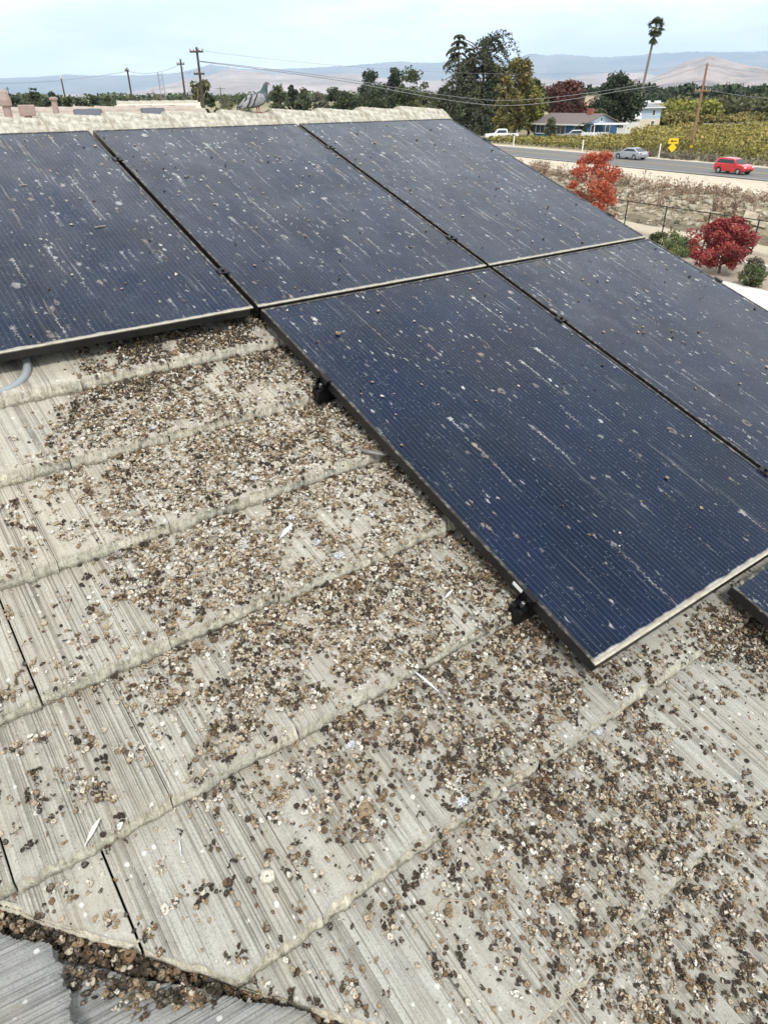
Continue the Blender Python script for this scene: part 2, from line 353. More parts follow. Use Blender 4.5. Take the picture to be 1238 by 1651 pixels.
# valley metal running down between the slopes
def WR(u, v, n): return O3+U*u+V_*v+Nn*n
mb = MB(); A, B = WR(-4.4, .0, BASE-.022), WR(.35, 5.2, BASE-.022)
pa = [WR(-4.3, -.1, BASE-.024), WR(.45, 5.15, BASE-.024)]; pb = [O2+E2*(-2.3)+D2*(-2.7)+N2*(-.02), O2+E2*(2.2+.12)+D2*2.2+N2*(-.02)]
A = O2+E2*(-2.55)+D2*(-2.66)-Z3*.035; B = O2+E2*2.1+D2*2.2-Z3*.035
mb.add([pa[0], A, pb[0], pa[1], B, pb[1]], [(0, 3, 4, 1), (1, 4, 5, 2)]); mb.obj('valley_flashing', mat('dull_valley_metal', (.09, .08, .07), .6, .5), house, I4())
# ridge caps
PK_V, PK_N = -.262, -.026
def cap_mesh(L, seed):
    rs = np.random.default_rng(seed); nu = 40; us = np.linspace(0, L, nu); rows = []
    prof = [(.235, -.072, 0), (.232, -.058, 0), (.17, -.040, 1), (.10, -.022, 1), (.04, -.008, 1), (0, 0, 1), (-.03, -.012, 1), (-.12, -.075, 1), (-.20, -.132, 1), (-.205, -.150, 0)]
    V = []
    for u in us:
        h = .001+.026*(1-u/L)
        for (dv, dn, k) in prof: V.append((u+(rs.random()-.5)*.002, -(PK_V+dv)+(rs.random()-.5)*.004, PK_N-.012+dn+h+(rs.random()-.5)*.003*k))
    m = len(prof); Fc = [(i*m+k, i*m+k+1, (i+1)*m+k+1, (i+1)*m+k) for i in range(nu-1) for k in range(m-1)]
    # thick butt end facing left
    b0 = len(V); V += [(0.002, -(PK_V+dv*.96), PK_N-.012+dn-.008) for (dv, dn, k) in prof]
    Fc += [(k, b0+k, b0+k+1, k+1) for k in range(m-1)]
    mb = MB(); mb.add(V, Fc); return mb.mesh('ridge_cap', M_RIDGE, smooth=True)
caps = [cap_mesh(.385, s) for s in (1, 2, 3)]
for i in range(-11, 8):
    o = link('ridge_cap', caps[i % 3], house, MR @ T(-.156+.3265*i, random.uniform(-.006, .006), random.uniform(-.003, .003), random.uniform(-.012, .012)))
o = link('ridge_cap', caps[1], house, MR @ T(2.20, .0, -.004) @ Matrix.Rotation(math.radians(14), 4, 'Y') @ Matrix.Scale(.72, 4, (1, 0, 0)))
o['label'] = 'last ridge tile, tipped down at the gable end'
# far slope beyond the ridge, plain courses
mb = MB(); c2, s2 = math.cos(2*SL), math.sin(2*SL)
for k in range(14):
    a = .02+k*EXPO; b = a+EXPO+.02
    f = lambda d, h: (-(PK_V)+d*c2-h*0, PK_N-.10-d*s2)
    y0, z0 = -PK_V+a*c2, BASE+.03-a*s2-.03; y1, z1 = -PK_V+b*c2+.03*s2, BASE+.03-b*s2+.01
    mb.add([(RU0, y0, z0), (RU1, y0, z0), (RU1, y1, z1), (RU0, y1, z1), (RU0, y1-.01, z1-.03), (RU1, y1-.01, z1-.03)], [(0, 1, 2, 3), (3, 2, 5, 4)])
fs = mb.obj('roof_slope', M_TILE, house, MR)
# walls
def W2(px, py): return (px, py)
mb = MB(); hgt = lambda v: (O3+V_*v)[2]-.35
yy = lambda v: (O3+V_*v)
rows_ = []
for u in (RU0+.25, RU1-.12):
    for v in (4.75, -.26, -5.1):
        d = v if v > -.26 else v
        p = O3+U*u+DH*(v*math.cos(SL)); z = (O3+V_*v)[2]-.22 if v >= -.26 else (O3+V_*(-.26))[2]-.22-(abs(v)-.26)*math.sin(SL)
        rows_.append((p[0], p[1], 0)); rows_.append((p[0], p[1], z))
mb.add(rows_, [(0, 1, 3, 5, 4, 2), (6, 8, 10, 11, 9, 7), (0, 6, 7, 1), (4, 5, 11, 10)]); mb.obj('wall', M_STUCCO, house, I4())
mb = MB(); q = [O2+E2*e_+D2*d_ for e_, d_ in ((.2, -2.4), (3.0, -2.4), (3.0, 2.9), (2.8, 2.6))]
mb.add([(p[0], p[1], 0) for p in q]+[(p[0], p[1], p[2]-.25) for p in q], [(0, 1, 5, 4), (1, 2, 6, 5), (2, 3, 7, 6)]); mb.obj('wall', M_STUCCO, house, I4())
# ------------------------------------------------------------------ solar panels
PW, PH, WU, HV = 1.158, 1.722, 1.1784, 1.742
M_CELL = mat('solar_cells', (.006, .01, .035), .16, 0.0, IOR=1.32); M_CELL.node_tree.nodes['Principled BSDF'].inputs['Specular Tint'].default_value = (.42, .66, 1.0, 1); g = G(M_CELL); P = g.coord(); SOIL = g.sep(g.n('ShaderNodeObjectInfo').outputs['Color'])[0]; oi = g.n('ShaderNodeObjectInfo').outputs['Random']
off = g.comb(g.m_('MULTIPLY', oi, 37.0), g.m_('MULTIPLY', oi, 91.0), 0.0); PO = g.n('ShaderNodeVectorMath', P, off, operation='ADD').outputs[0]
s = g.sep(P)
base = g.mix(g.rng(g.noise(PO, 2.5, 3), .35, .65), (.0010, .0034, .013), (.0013, .0054, .024))
cell = g.m_('FRACT', g.m_('MULTIPLY', s[0], 1/.0182)); ln = g.rng(g.m_('ABSOLUTE', g.m_('SUBTRACT', cell, .5)), .045, .025)
dash = g.m_('FRACT', g.m_('MULTIPLY', s[1], 1/.0115)); da = g.rng(g.m_('ABSOLUTE', g.m_('SUBTRACT', dash, .5)), .12, .05, .42, 1.0)
fin = g.m_('MULTIPLY', g.rng(g.m_('ABSOLUTE', g.m_('SUBTRACT', g.m_('FRACT', g.m_('MULTIPLY', s[1], 1/.0915)), .5)), .008, .004), .25)
base = g.mix(g.m_('MULTIPLY', ln, da), base, (.085, .11, .16)); base = g.mix(fin, base, (.004, .005, .01))
# dust film, runs, splats and specks of droppings: all lie on the glass
wob = g.m_('MULTIPLY', g.m_('SUBTRACT', g.noise(g.map(PO, (1.5, 4, 1)), 1.0, 2), .5), .035)
PX = g.n('ShaderNodeVectorMath', PO, g.comb(wob, 0.0, 0.0), operation='ADD').outputs[0]
st1 = g.noise(g.map(PX, (55, 1.7, 1)), 1.0, 3, .6); st1m = g.noise(g.map(PO, (7, 2.2, 1)), 1.0, 3, .6)
streak = g.m_('MULTIPLY', g.m_('MULTIPLY', g.rng(st1, .57, .68), g.rng(st1m, .50, .64)), g.rng(SOIL, 0, 1, .35, .9))
def runs(sx_, sy_, seed, pick, w, L):
    v = g.n('ShaderNodeVectorMath', g.map(PX, (sx_, sy_, 1)), (seed, seed*1.7, 0.0), operation='ADD').outputs[0]
    v = g.n('ShaderNodeVectorMath', v, g.n('ShaderNodeVectorMath', g.n('ShaderNodeVectorMath', g.n('ShaderNodeTexNoise', PO, _Scale=110.0, _Detail=4.0).outputs[1], (.5, .5, .5), operation='SUBTRACT').outputs[0], (.030*sx_, .045*sy_, 0), operation='MULTIPLY').outputs[0], operation='ADD').outputs[0]
    vo_ = g.t.nodes.new('ShaderNodeTexVoronoi'); vo_.voronoi_dimensions = '2D'; g.set(vo_.inputs[0], v); vo_.inputs['Scale'].default_value = 1.0
    cc = g.sep(vo_.outputs['Color']); df = g.sep(g.n('ShaderNodeVectorMath', v, vo_.outputs['Position'], operation='SUBTRACT').outputs[0])
    wb = g.m_('MULTIPLY', g.m_('SUBTRACT', g.noise(g.map(PO, (3, 16, 1)), 1.0, 3), .5), .010*sx_)
    dx = g.m_('ABSOLUTE', g.m_('ADD', df[0], wb)); dy = g.m_('MULTIPLY', df[1], -1.0)
    Lk = g.m_('ADD', .06, g.m_('MULTIPLY', cc[1], L)); tp = g.m_('SUBTRACT', 1.0, g.m_('DIVIDE', dy, Lk), clamp=True)
    wk = g.m_('MULTIPLY', g.m_('ADD', .35, g.m_('MULTIPLY', tp, .65)), w)
    body = g.m_('MULTIPLY', g.rng(g.m_('DIVIDE', dx, wk), 1.0, .35), g.m_('MULTIPLY', g.rng(dy, -.02, .02), g.rng(tp, 0, .25)))
    hd = g.rng(g.m_('ADD', g.m_('POWER', g.m_('DIVIDE', df[0], w*1.7), 2.0), g.m_('POWER', g.m_('DIVIDE', df[1], w*2.6*sy_/sx_), 2.0)), 1.5, .1)
    return g.m_('MULTIPLY', g.m_('MAXIMUM', g.m_('MULTIPLY', body, .75), hd), g.m_('MULTIPLY', g.rng(cc[0], g.rng(SOIL, 0, 1, pick, pick-.45), g.rng(SOIL, 0, 1, pick+.01, pick-.44)), g.rng(g.noise(g.map(PD0, (22, 6, 1)), 1.0, 6, .8), .38, .55, .12, 1.0)))
PD0 = PO
run1 = runs(8.0, 2.6, 3.0, .84, .040, .62); run3 = runs(4.3, 1.15, 5.0, .80, .020, .75); run2 = runs(17.0, 5.5, 11.0, .84, .055, .60)
st2 = g.noise(g.map(PX, (26, 7, 1)), 1.0, 5, .7); blot = g.m_('MULTIPLY', g.rng(st2, .60, .72), g.m_('MULTIPLY', g.rng(g.noise(PO, 5, 3), .48, .62), g.rng(SOIL, 0, 1, .25, 1.0)))
PD = g.n('ShaderNodeVectorMath', PO, g.n('ShaderNodeVectorMath', g.n('ShaderNodeTexNoise', PO, _Scale=70.0).outputs[1], (.018, .018, 0), operation='MULTIPLY').outputs[0], operation='ADD').outputs[0]
vo = g.voro(g.map(PD, (1, .62, 1)), 42); vc_ = g.sep(vo['Color'])
spk = g.m_('MULTIPLY', g.rng(vc_[0], g.m_('SUBTRACT', .88, g.m_('MULTIPLY', SOIL, .26)), g.m_('SUBTRACT', .90, g.m_('MULTIPLY', SOIL, .26))), g.rng(vo['Distance'], g.m_('MULTIPLY', vc_[1], .34), g.m_('MULTIPLY', vc_[1], .24)))
vo2 = g.voro(g.map(PD, (1, .7, 1)), 13); v2 = g.sep(vo2['Color'])
ring = g.rng(vo2['Distance'], g.m_('MULTIPLY', v2[1], .24), g.m_('MULTIPLY', v2[1], .13)); 
rg2 = g.m_('SUBTRACT', ring, g.m_('MULTIPLY', g.rng(vo2['Distance'], g.m_('MULTIPLY', v2[1], .15), g.m_('MULTIPLY', v2[1], .06)), g.m_('MULTIPLY', v2[2], .9)), clamp=True)
spl = g.m_('MULTIPLY', g.rng(v2[0], .66, .68), g.m_('MULTIPLY', rg2, g.rng(g.noise(PD, 90, 4, .7), .30, .60, .1, 1)))
vo4 = g.voro(g.map(PD, (1, .34, 1)), 62); v4 = g.sep(vo4['Color']); sp4 = g.m_('MULTIPLY', g.rng(v4[0], g.rng(s[1], -1.6, 0, .92, .62), g.rng(s[1], -1.6, 0, .94, .64)), g.rng(vo4['Distance'], .30, .16)); sp4 = g.m_('MULTIPLY', sp4, g.rng(g.noise(PO, 3.5, 3), .42, .6))
spk = g.m_('MAXIMUM', spk, sp4)
vo3 = g.voro(PO, 150); v3 = g.sep(vo3['Color']); dots = g.m_('MULTIPLY', g.rng(v3[0], .86, .87), g.rng(vo3['Distance'], .30, .18))
amt = g.attr('grime')
gt = g.n('ShaderNodeValue').outputs[0]
topg = g.rng(s[1], -1.5, -.05, .6, 1.0); 
film = g.m_('MULTIPLY', g.m_('MULTIPLY', g.rng(g.noise(g.map(PO, (1.6, .8, 1)), 3.0, 6, .7), .35, .75), g.rng(s[1], -1.6, 0, .4, 1.0)), g.rng(SOIL, 0, 1, .015, .11))
mk = g.m_('MAXIMUM', g.m_('MAXIMUM', g.m_('MAXIMUM', g.m_('MAXIMUM', g.m_('MULTIPLY', run1, .66), g.m_('MULTIPLY', run3, .55)), g.m_('MULTIPLY', run2, .50)), g.m_('MULTIPLY', streak, .40)), g.m_('MAXIMUM', g.m_('MULTIPLY', blot, .72), g.m_('MAXIMUM', g.m_('MULTIPLY', g.m_('MULTIPLY', spk, g.rng(g.noise(PO, 4.5, 4), .38, .62, .15, .7)), 1.0), g.m_('MAXIMUM', g.m_('MULTIPLY', spl, .62), g.m_('MULTIPLY', dots, .3)))))
mk = g.m_('MULTIPLY', mk, topg)
# dust shelf caught against the lower frame lip
band = g.rng(g.m_('ADD', s[1], g.m_('MULTIPLY', g.noise(PO, 25, 3), .018)), -PH+.027, -PH+.016)
band = g.m_('MULTIPLY', band, .9)
tot = g.m_('MAXIMUM', g.m_('MAXIMUM', mk, band), film)
dc = g.mix(g.rng(g.noise(PO, 16, 2), .4, .6), (.80, .80, .76), (.66, .63, .55)); dc = g.mix(band, dc, (.60, .53, .40))
dc = g.mix(g.rng(v2[2], .80, .82), dc, (.55, .46, .34))
g.col(g.mix(tot, base, dc)); g.set(g.b.inputs['Roughness'], g.m_('ADD', .20, g.m_('MULTIPLY', tot, .7))); g.bump(tot, .5, .0015)
M_FRAME = mat('black_panel_frame', (.008, .008, .010), .42, .3); g = G(M_FRAME); P = g.coord(); s = g.sep(P)
nf = g.noise(P, 35, 5, .7); ed = g.rng(g.m_('ADD', s[1], g.m_('MULTIPLY', nf, .02)), -PH+.032, -PH+.012)
top = g.rng(s[2], -.006, -.001); dm = g.m_('MULTIPLY', g.m_('MULTIPLY', ed, top), g.rng(nf, .35, .6, .55, 1))
dm2 = g.m_('MULTIPLY', g.rng(nf, .5, .75), g.m_('MULTIPLY', top, .5)); tt = g.m_('MAXIMUM', dm, g.m_('ADD', dm2, g.m_('MULTIPLY', nf, .05)))
g.col(g.mix(tt, (.008, .008, .010), (.60, .55, .44))); g.set(g.b.inputs['Roughness'], g.m_('ADD', .4, g.m_('MULTIPLY', tt, .5)))
M_BACK = mat('panel_backsheet', (.03, .03, .032), .6); M_STICK = mat('white_sticker', (.82, .82, .8), .5)
fr = MB(); lip, th = .011, .032
fr.prism([(0, 0), (0, -th), (.022, -th), (.022, -th+.002), (.002, -th+.002), (.002, -.004), (lip, -.004), (lip, 0)], -PH, 0, 'y')
fr.prism([(PW, 0), (PW, -th), (PW-.022, -th), (PW-.022, -th+.002), (PW-.002, -th+.002), (PW-.002, -.004), (PW-lip, -.004), (PW-lip, 0)], -PH, 0, 'y')
fr.box(lip+.0002, PW-lip-.0002, -PH, -PH+lip, -th, -.0003); fr.box(lip+.0002, PW-lip-.0002, -lip, 0, -th, -.0003)
panel = thing('solar_panel', 'x', 'solar panel', MR @ T(0.01, -.01, 0))
fr.obj('frame', M_FRAME, panel, bevel=.0008)
mb = MB(); mb.box(lip-.003, PW-lip+.003, -PH+lip-.003, -lip+.003, -.007, -.0018); mb.obj('glass_laminate', M_CELL, panel)
mb = MB(); mb.box(lip, PW-lip, -PH+lip, -lip, -.0095, -.0075); mb.obj('backsheet', M_BACK, panel)
PL = [(-1, 0, 'solar panel farthest left in the upper row, under the left ridge'),
      (0, 0, 'middle solar panel of the upper row, below the perched pigeon'),
      (1, 0, 'upper row solar panel at the far gable end of the roof'),
      (0, 1, 'large nearest solar panel with a white sticker on its frame side'),
      (1, 1, 'lower row solar panel cut by the right edge of the picture'),
      (.5, 2, 'corner of a low solar panel just below the nearest panel')]
GP = 'black framed solar panels covered in bird droppings'
first = True
def v_top(r): return .01+r*HV+(.002 if r == 2 else 0)
PANELS = []
for (cx, cy, lab) in PL:
    ux = .01+cx*WU if cy != 2 else .585
    M = MR @ T(ux, -v_top(cy), 0)
    if first: place(panel, M); o = panel; first = False
    else: o = copy_tree(panel, M)
    tag(o, lab, 'solar panel', GP); PANELS.append((ux, v_top(cy)))
    for ch_ in o.children: ch_.color = ({0: (.72, .85, 1.0)[int(cx)+1], 1: (.12, .6)[int(cx) % 2], 2: .1}[cy], 0, 0, 1)
    if (cx, cy) == (0, 1):
        mb = MB(); mb.box(-.0012, -.0003, -1.5, -1.42, -.020, -.008); st = link('sticker', mb.mesh('sticker', M_STICK), o, M); st['label'] = 'white barcode sticker'
for k in (-2, -3): 
    pass
# rails with clamps and feet
RG = 'black mounting rails under the solar panels'
def rail(v, ua, ub, clamps, label, ends=()):
    M = MR @ T(0, -v, 0); t = thing('mounting_rail', label, 'rail', M, RG)
    mb = MB(); h0, h1 = -.083, -.0335
    mb.prism([(-.02, h0), (.02, h0), (.02, h1), (.007, h1), (.007, h1-.008), (-.007, h1-.008), (-.007, h1), (-.02, h1)], ua, ub, 'x'); mb.obj('rail_bar', M_BLACK, t)
    for c in clamps:
        mb = MB(); mb.box(c-.0085, c+.0085, -.02, .02, -.034, .001); mb.box(c-.022, c+.022, -.02, .02, .0015, .0045); mb.lathe([(.0065, .004), (.0065, .011), (.004, .0115)], (c, 0, 0), 6)
        mb.obj('middle_clamp', M_BLACK, t, bevel=.001)
    for c, sg in ends:
        mb = MB(); pr = [(0, .0045), (.010*sg, .0045), (.010*sg, .0015), (-.006*sg, .0015), (-.006*sg, -.030), (-.026*sg, -.030), (-.026*sg, -.033), (-.009*sg, -.0335), (-.009*sg, .0045)]
        mb.prism(pr, -.022, .022, 'y'); me = mb
        o_ = mb.obj('end_clamp', M_BLACK, t, MR @ T(c, -v, 0)); 
        mb = MB(); mb.lathe([(.006, -.03), (.006, -.018), (.003, -.017)], (c-.017*sg, 0, 0), 6); mb.obj('bolt', mat('dull_bolt', (.3, .3, .3), .4, .9), t)
    for c in np.arange(ua+.12, ub, 1.15):
        mb = MB(); mb.box(c-.025, c+.025, -.035, .055, BASE+.018, BASE+.030); mb.box(c-.018, c+.018, .021, .028, BASE+.02, h1-.01); mb.obj('roof_foot', M_BLACK, t)
rail(.37, -1.2, 2.40, [0, WU, ], 'rail under the upper row nearest the ridge', [(WU*2-.008+.006, -1)])
rail(1.46, -1.2, 2.40, [0, WU], 'rail under the upper row nearest its lower edge', [(WU*2-.008+.006, -1)])
rail(2.21, -.026, 2.40, [WU], 'rail end jutting out halfway along the nearest panel', [(.009, 1), (WU*2-.002, -1)])
rail(3.235, -.03, 2.40, [WU], 'rail end jutting out near the low corner of the nearest panel', [(.009, 1), (WU*2-.002, -1)])
rail(3.83, .54, 2.4, [], 'rail under the low corner panel', [(.584, 1)])
# conduit
def wr(u, v, n): return tuple(WR(u, v, n))
def puv(x, y, n=BASE+.015):
    d = ray(x, y); o_ = O3+Nn*n-EYE; t = np.dot(o_, Nn)/np.dot(d, Nn); X = d*t-o_; return float(X@U), float(X@V_)
mb = MB(); cp = [(*puv(x, y, BASE+h_), BASE+h_) for x, y, h_ in ((-70, 646, .03), (-25, 640, .03), (2, 632, .032), (22, 624, .034), (37, 611, .036), (44, 597, .038), (43, 583, .038), (36, 566, .03), (26, 545, .02))]
def bez(P, n=6):
    P = [Vector(p) for p in P]; o = []
    for i in range(len(P)-1):
        a, b, c, d = P[max(i-1, 0)], P[i], P[i+1], P[min(i+2, len(P)-1)]
        for k in range(n):
            t = k/n; o.append(.5*((2*b)+(c-a)*t+(2*a-5*b+4*c-d)*t*t+(3*b-a-3*c+d)*t**3))
    return o+[P[-1]]
mb.tube(bez([wr(*c) for c in cp]), .0125, 12)
cd_ = mb.obj('conduit', mat('grey_pvc', (.27, .29, .295), .42), smooth=True); tag(cd_, 'grey bent conduit pipe emerging from under the left solar panel', 'conduit')
# ------------------------------------------------------------------ terrain: x along the road (towards the right), y away from the viewer
ROADD = np.array([.495, -.869, 0]); ROADN = np.array([.869, .495, 0])
MT = frame(-ROADD, ROADN, Z3, (0, 0, 0)) if np.dot(np.cross(ROADD, ROADN), Z3) < 0 else frame(ROADD, ROADN, Z3, (0, 0, 0))
TS = -1 if np.dot(np.cross(ROADD, ROADN), Z3) < 0 else 1           # local x = TS * s
def sn(p): return float(np.dot(p, ROADD)), float(np.dot(p, ROADN))
def ws(s, n, z=0): return ROADD*s+ROADN*n+np.array([0, 0, z])
prof_n = [-1e5, 32.2, 34.8, 36.2, 39.5, 42.5, 44.0, 50.4, 51.6, 59.5, 1e5]
prof_z = [0, 0, -.05, -.75, -1.35, -1.4, -1.2, -.12, 0, .0, 0]
def gz(s, n):
    s = np.asarray(s, float); n = np.asarray(n, float)
    z = np.interp(n, prof_n, prof_z); w = np.exp(-((n-43)/9.0)**2)
    z = z + (fbm2(s*.35+50, n*.35+50, 41, 4)-.5)*(.10+.55*w)*(np.abs(n-65.5) > 5.5)
    return np.where(n > 90, np.minimum(z, 0), z)
ss = np.concatenate([-np.geomspace(30000, 95, 22), np.arange(-92, 6, .5), np.geomspace(8, 30000, 20)])
ns = np.concatenate([-np.geomspace(30000, 10, 20), np.arange(-5, 25, 3.), np.arange(25, 62, .35), np.arange(62, 75, 1.0), np.geomspace(76, 30000, 34)])
S_, N_ = np.meshgrid(ss, ns, indexing='ij'); Zg = gz(S_, N_); Zg = np.where((N_ > 60.0) & (N_ < 71.2), -.02, Zg); Zg = np.where(np.abs(S_) > 200, -.05, Zg)
Vg = np.stack([TS*S_, N_, Zg], -1).reshape(-1, 3); ix = np.arange(len(Vg)).reshape(S_.shape)
q = np.stack([ix[:-1, :-1], ix[1:, :-1], ix[1:, 1:], ix[:-1, 1:]], -1).reshape(-1, 4)
if TS < 0: q = q[:, ::-1]
M_GROUND = mat('ground', (.3, .25, .18), .95); g = G(M_GROUND); P = g.coord(); s = g.sep(P)
nA = g.noise(P, .22, 5, .6); nB = g.noise(P, 1.6, 5, .65); nC = g.noise(P, 9, 4, .7); nD = g.noise(P, .004, 5, .6)
y = g.m_('ADD', s[1], g.m_('MULTIPLY', g.m_('SUBTRACT', nB, .5), 2.2))
yard = g.mix(g.rng(nC, .35, .65), (.30, .24, .18), (.42, .35, .27))
path = (.50, .43, .32); mud = g.mix(g.rng(nB, .35, .65), (.12, .10, .06), (.20, .165, .11)); bank = g.mix(g.rng(nC, .4, .6), (.19, .155, .09), (.33, .28, .19))
gravel = g.mix(g.rng(nB, .35, .65), (.62, .54, .42), (.46, .39, .29)); verge = g.mix(g.rng(nC, .4, .6), (.40, .33, .22), (.24, .20, .11))
far = g.mix(g.rng(nD, .35, .65), (.16, .16, .07), (.30, .25, .14))
c = yard; 
for th_, cc in ((32.6, path), (34.9, mud), (43.5, bank), (50.6, verge), (51.9, gravel), (59.0, gravel), (72.6, verge), (76, far)):
    c = g.mix(g.rng(y, th_-.25, th_+.25), c, cc)
trk = g.m_('MULTIPLY', g.rng(s[1], 52, 58), g.rng(g.noise(g.map(P, (.06, 2.2, 1)), 1.0, 3), .5, .6)); c = g.mix(g.m_('MULTIPLY', trk, .3), c, (.33, .28, .2))
g.col(c); g.bump(g.m_('ADD', nC, nB), .6, .12)
gr_ = link('ground', me_from('ground', Vg, [q], M_GROUND, smooth=True), None, MT); gr_['kind'] = 'structure'
def sheet(name, s0, s1, n0, n1, z, m, ds=20, kind='structure'):
    a = np.arange(s0, s1+.1, ds); V = []; 
    for x in a: V += [(TS*x, n0, z), (TS*x, n1, z)]
    k = len(a); q = [(2*i, 2*i+2, 2*i+3, 2*i+1) for i in range(k-1)]
    if TS < 0: q = [f[::-1] for f in q]
    o = link(name, me_from(name, V, [np.array(q)], m), None, MT)
    if kind: o['kind'] = kind
    return o
M_ROAD = mat('asphalt', (.09, .09, .09), .85); g = G(M_ROAD); P = g.coord(); s = g.sep(P)
a = g.noise(P, 2.5, 5, .7); b = g.noise(g.map(P, (.04, 1.4, 1)), 1, 4, .6)
c = g.mix(g.rng(a, .3, .7), (.105, .103, .102), (.15, .147, .142)); c = g.mix(g.rng(b, .45, .65, 0, .5), c, (.20, .19, .18)); g.col(c); g.bump(g.noise(P, 60, 2), .3, .01)
sheet('road', -900, 300, 60.4, 70.8, 0.03, M_ROAD)
M_LINE = noisy('worn_white_line', (.62, .61, .58), (.38, .37, .35), 6, .8); M_YL = noisy('worn_yellow_line', (.55, .38, .06), (.35, .26, .08), 6, .8)
sheet('road_marking', -900, 300, 70.35, 70.47, 0.034, M_LINE); sheet('road_marking', -900, 300, 61.0, 61.12, 0.034, M_LINE)
sheet('road_marking', -900, 300, 65.75, 65.86, 0.034, M_YL); sheet('road_marking', -900, 300, 65.98, 66.09, 0.034, M_YL)
M_CONC = noisy('pale_concrete', (.66, .64, .58), (.56, .54, .49), 2.2, .85, .1, .004)
dr = MB(); dr.prism([(TS*-27.5, 8), (TS*-18.27, 26.2), (TS*-10, 26.1), (TS*8, 26), (TS*8, 8)], -.15, .03, 'z'); o = dr.obj('driveway', M_CONC, None, MT); o['kind'] = 'structure'
kb = MB(); 
for k in range(20): kb.box(min(TS*(-60+3*k), TS*(-57.01+3*k)), max(TS*(-60+3*k), TS*(-57.01+3*k)), 29.35+.0*k, 29.62, -.1, .20)
tag(kb.obj('concrete_kerb', M_CONC, None, MT, bevel=.02), 'low pale concrete kerb between the yard and the wire fence', 'kerb')
# ------------------------------------------------------------------ hills
M_HILL = mat('dry_hill', (.36, .29, .2), .95); g = G(M_HILL); P = g.coord(); a = g.noise(P, .0011, 7, .65, .6); b = g.noise(P, .006, 5, .7)
g.col(g.mix(g.rng(a, .38, .62), (.20, .13, .10), (.44, .33, .27))); g.bump(g.m_('ADD', a, g.m_('MULTIPLY', b, .3)), 1.0, 90)
M_MTN = mat('forest_mountain', (.12, .12, .09), .95); g = G(M_MTN); P = g.coord(); a = g.noise(P, .0005, 7, .62, .4)
g.col(g.mix(g.rng(a, .4, .62), (.03, .045, .04), (.16, .13, .11))); g.bump(a, 1.0, 200)
def hills(name, D, depth, crest, m, seed, rough=.15, step=.12):
    px = np.array([c[0] for c in crest], float); py = np.array([c[1] for c in crest], float)
    az = []; el = []
    for x, y in zip(px, py):
        d = ray(x, y); az.append(math.degrees(math.atan2(d[0], d[1]))); el.append(d[2]/math.hypot(d[0], d[1]))
    A = np.arange(az[0], az[-1], step); H = np.interp(A, az, el)*D+6.6
    fr = np.array([-1, -.85, -.7, -.55, -.42, -.3, -.2, -.1, 0, .15, .35, .6, 1]); V = np.zeros((len(A), len(fr), 3))
    for j, f in enumerate(fr):
        p = (1-abs(f))**.85 if f < 0 else (1-f)**.7
        r = D+f*depth
        rn = fbm2(A*1.7+200, np.full(len(A), f*4+9.0), seed, 5)
        h = H*p*(1+(rn-.5)*rough*8*abs(f)*(1-abs(f)))
        h += (fbm2(A*5+100, np.full(len(A), f*9+5.), seed+9, 4)-.5)*H*rough*(p > .02)
        V[:, j, 0] = r*np.sin(np.radians(A)); V[:, j, 1] = r*np.cos(np.radians(A)); V[:, j, 2] = np.maximum(h, -40) if 0 < j < len(fr)-1 else -60
    ix = np.arange(V.shape[0]*V.shape[1]).reshape(V.shape[:2]); q = np.stack([ix[:-1, :-1], ix[:-1, 1:], ix[1:, 1:], ix[1:, :-1]], -1).reshape(-1, 4)
    o = link(name, me_from(name, V.reshape(-1, 3), [q], m, smooth=True), None, I4()); o['kind'] = 'structure'; return o
hills('mountains', 26000, 6000, [(-900, 128), (-300, 124), (-20, 127), (60, 124), (110, 120), (160, 122), (235, 121), (290, 117), (340, 104), (400, 112), (480, 110), (560, 106), (640, 99), (700, 102), (760, 95), (830, 96), (852, 86), (880, 89), (905, 87), (960, 92), (1000, 91), (1060, 86), (1120, 83), (1200, 84), (1260, 81), (1500, 80), (2200, 70)], M_MTN, 71, .05)
hills('hills', 15000, 3500, [(-700, 150), (200, 152), (260, 138), (330, 122), (372, 110), (430, 118), (500, 121), (560, 118), (640, 126), (700, 130), (800, 124), (900, 128), (980, 117), (1030, 118), (1100, 128), (1300, 140), (1500, 150)], M_HILL, 81, .10)
M_HILL2 = mat('brown_hill', (.3, .2, .15), .95); g = G(M_HILL2); P = g.coord(); a = g.noise(P, .0016, 7, .68, .6); g.col(g.mix(g.rng(a, .36, .60), (.12, .075, .06), (.40, .29, .23))); g.bump(a, 1.0, 120)
hills('hills', 11000, 2300, [(985, 148), (1020, 138), (1050, 126), (1080, 113), (1105, 99), (1128, 93), (1140, 89), (1152, 91), (1180, 100), (1210, 105), (1238, 110), (1290, 118), (1400, 125), (1600, 148)], M_HILL2, 91, .07, .06)
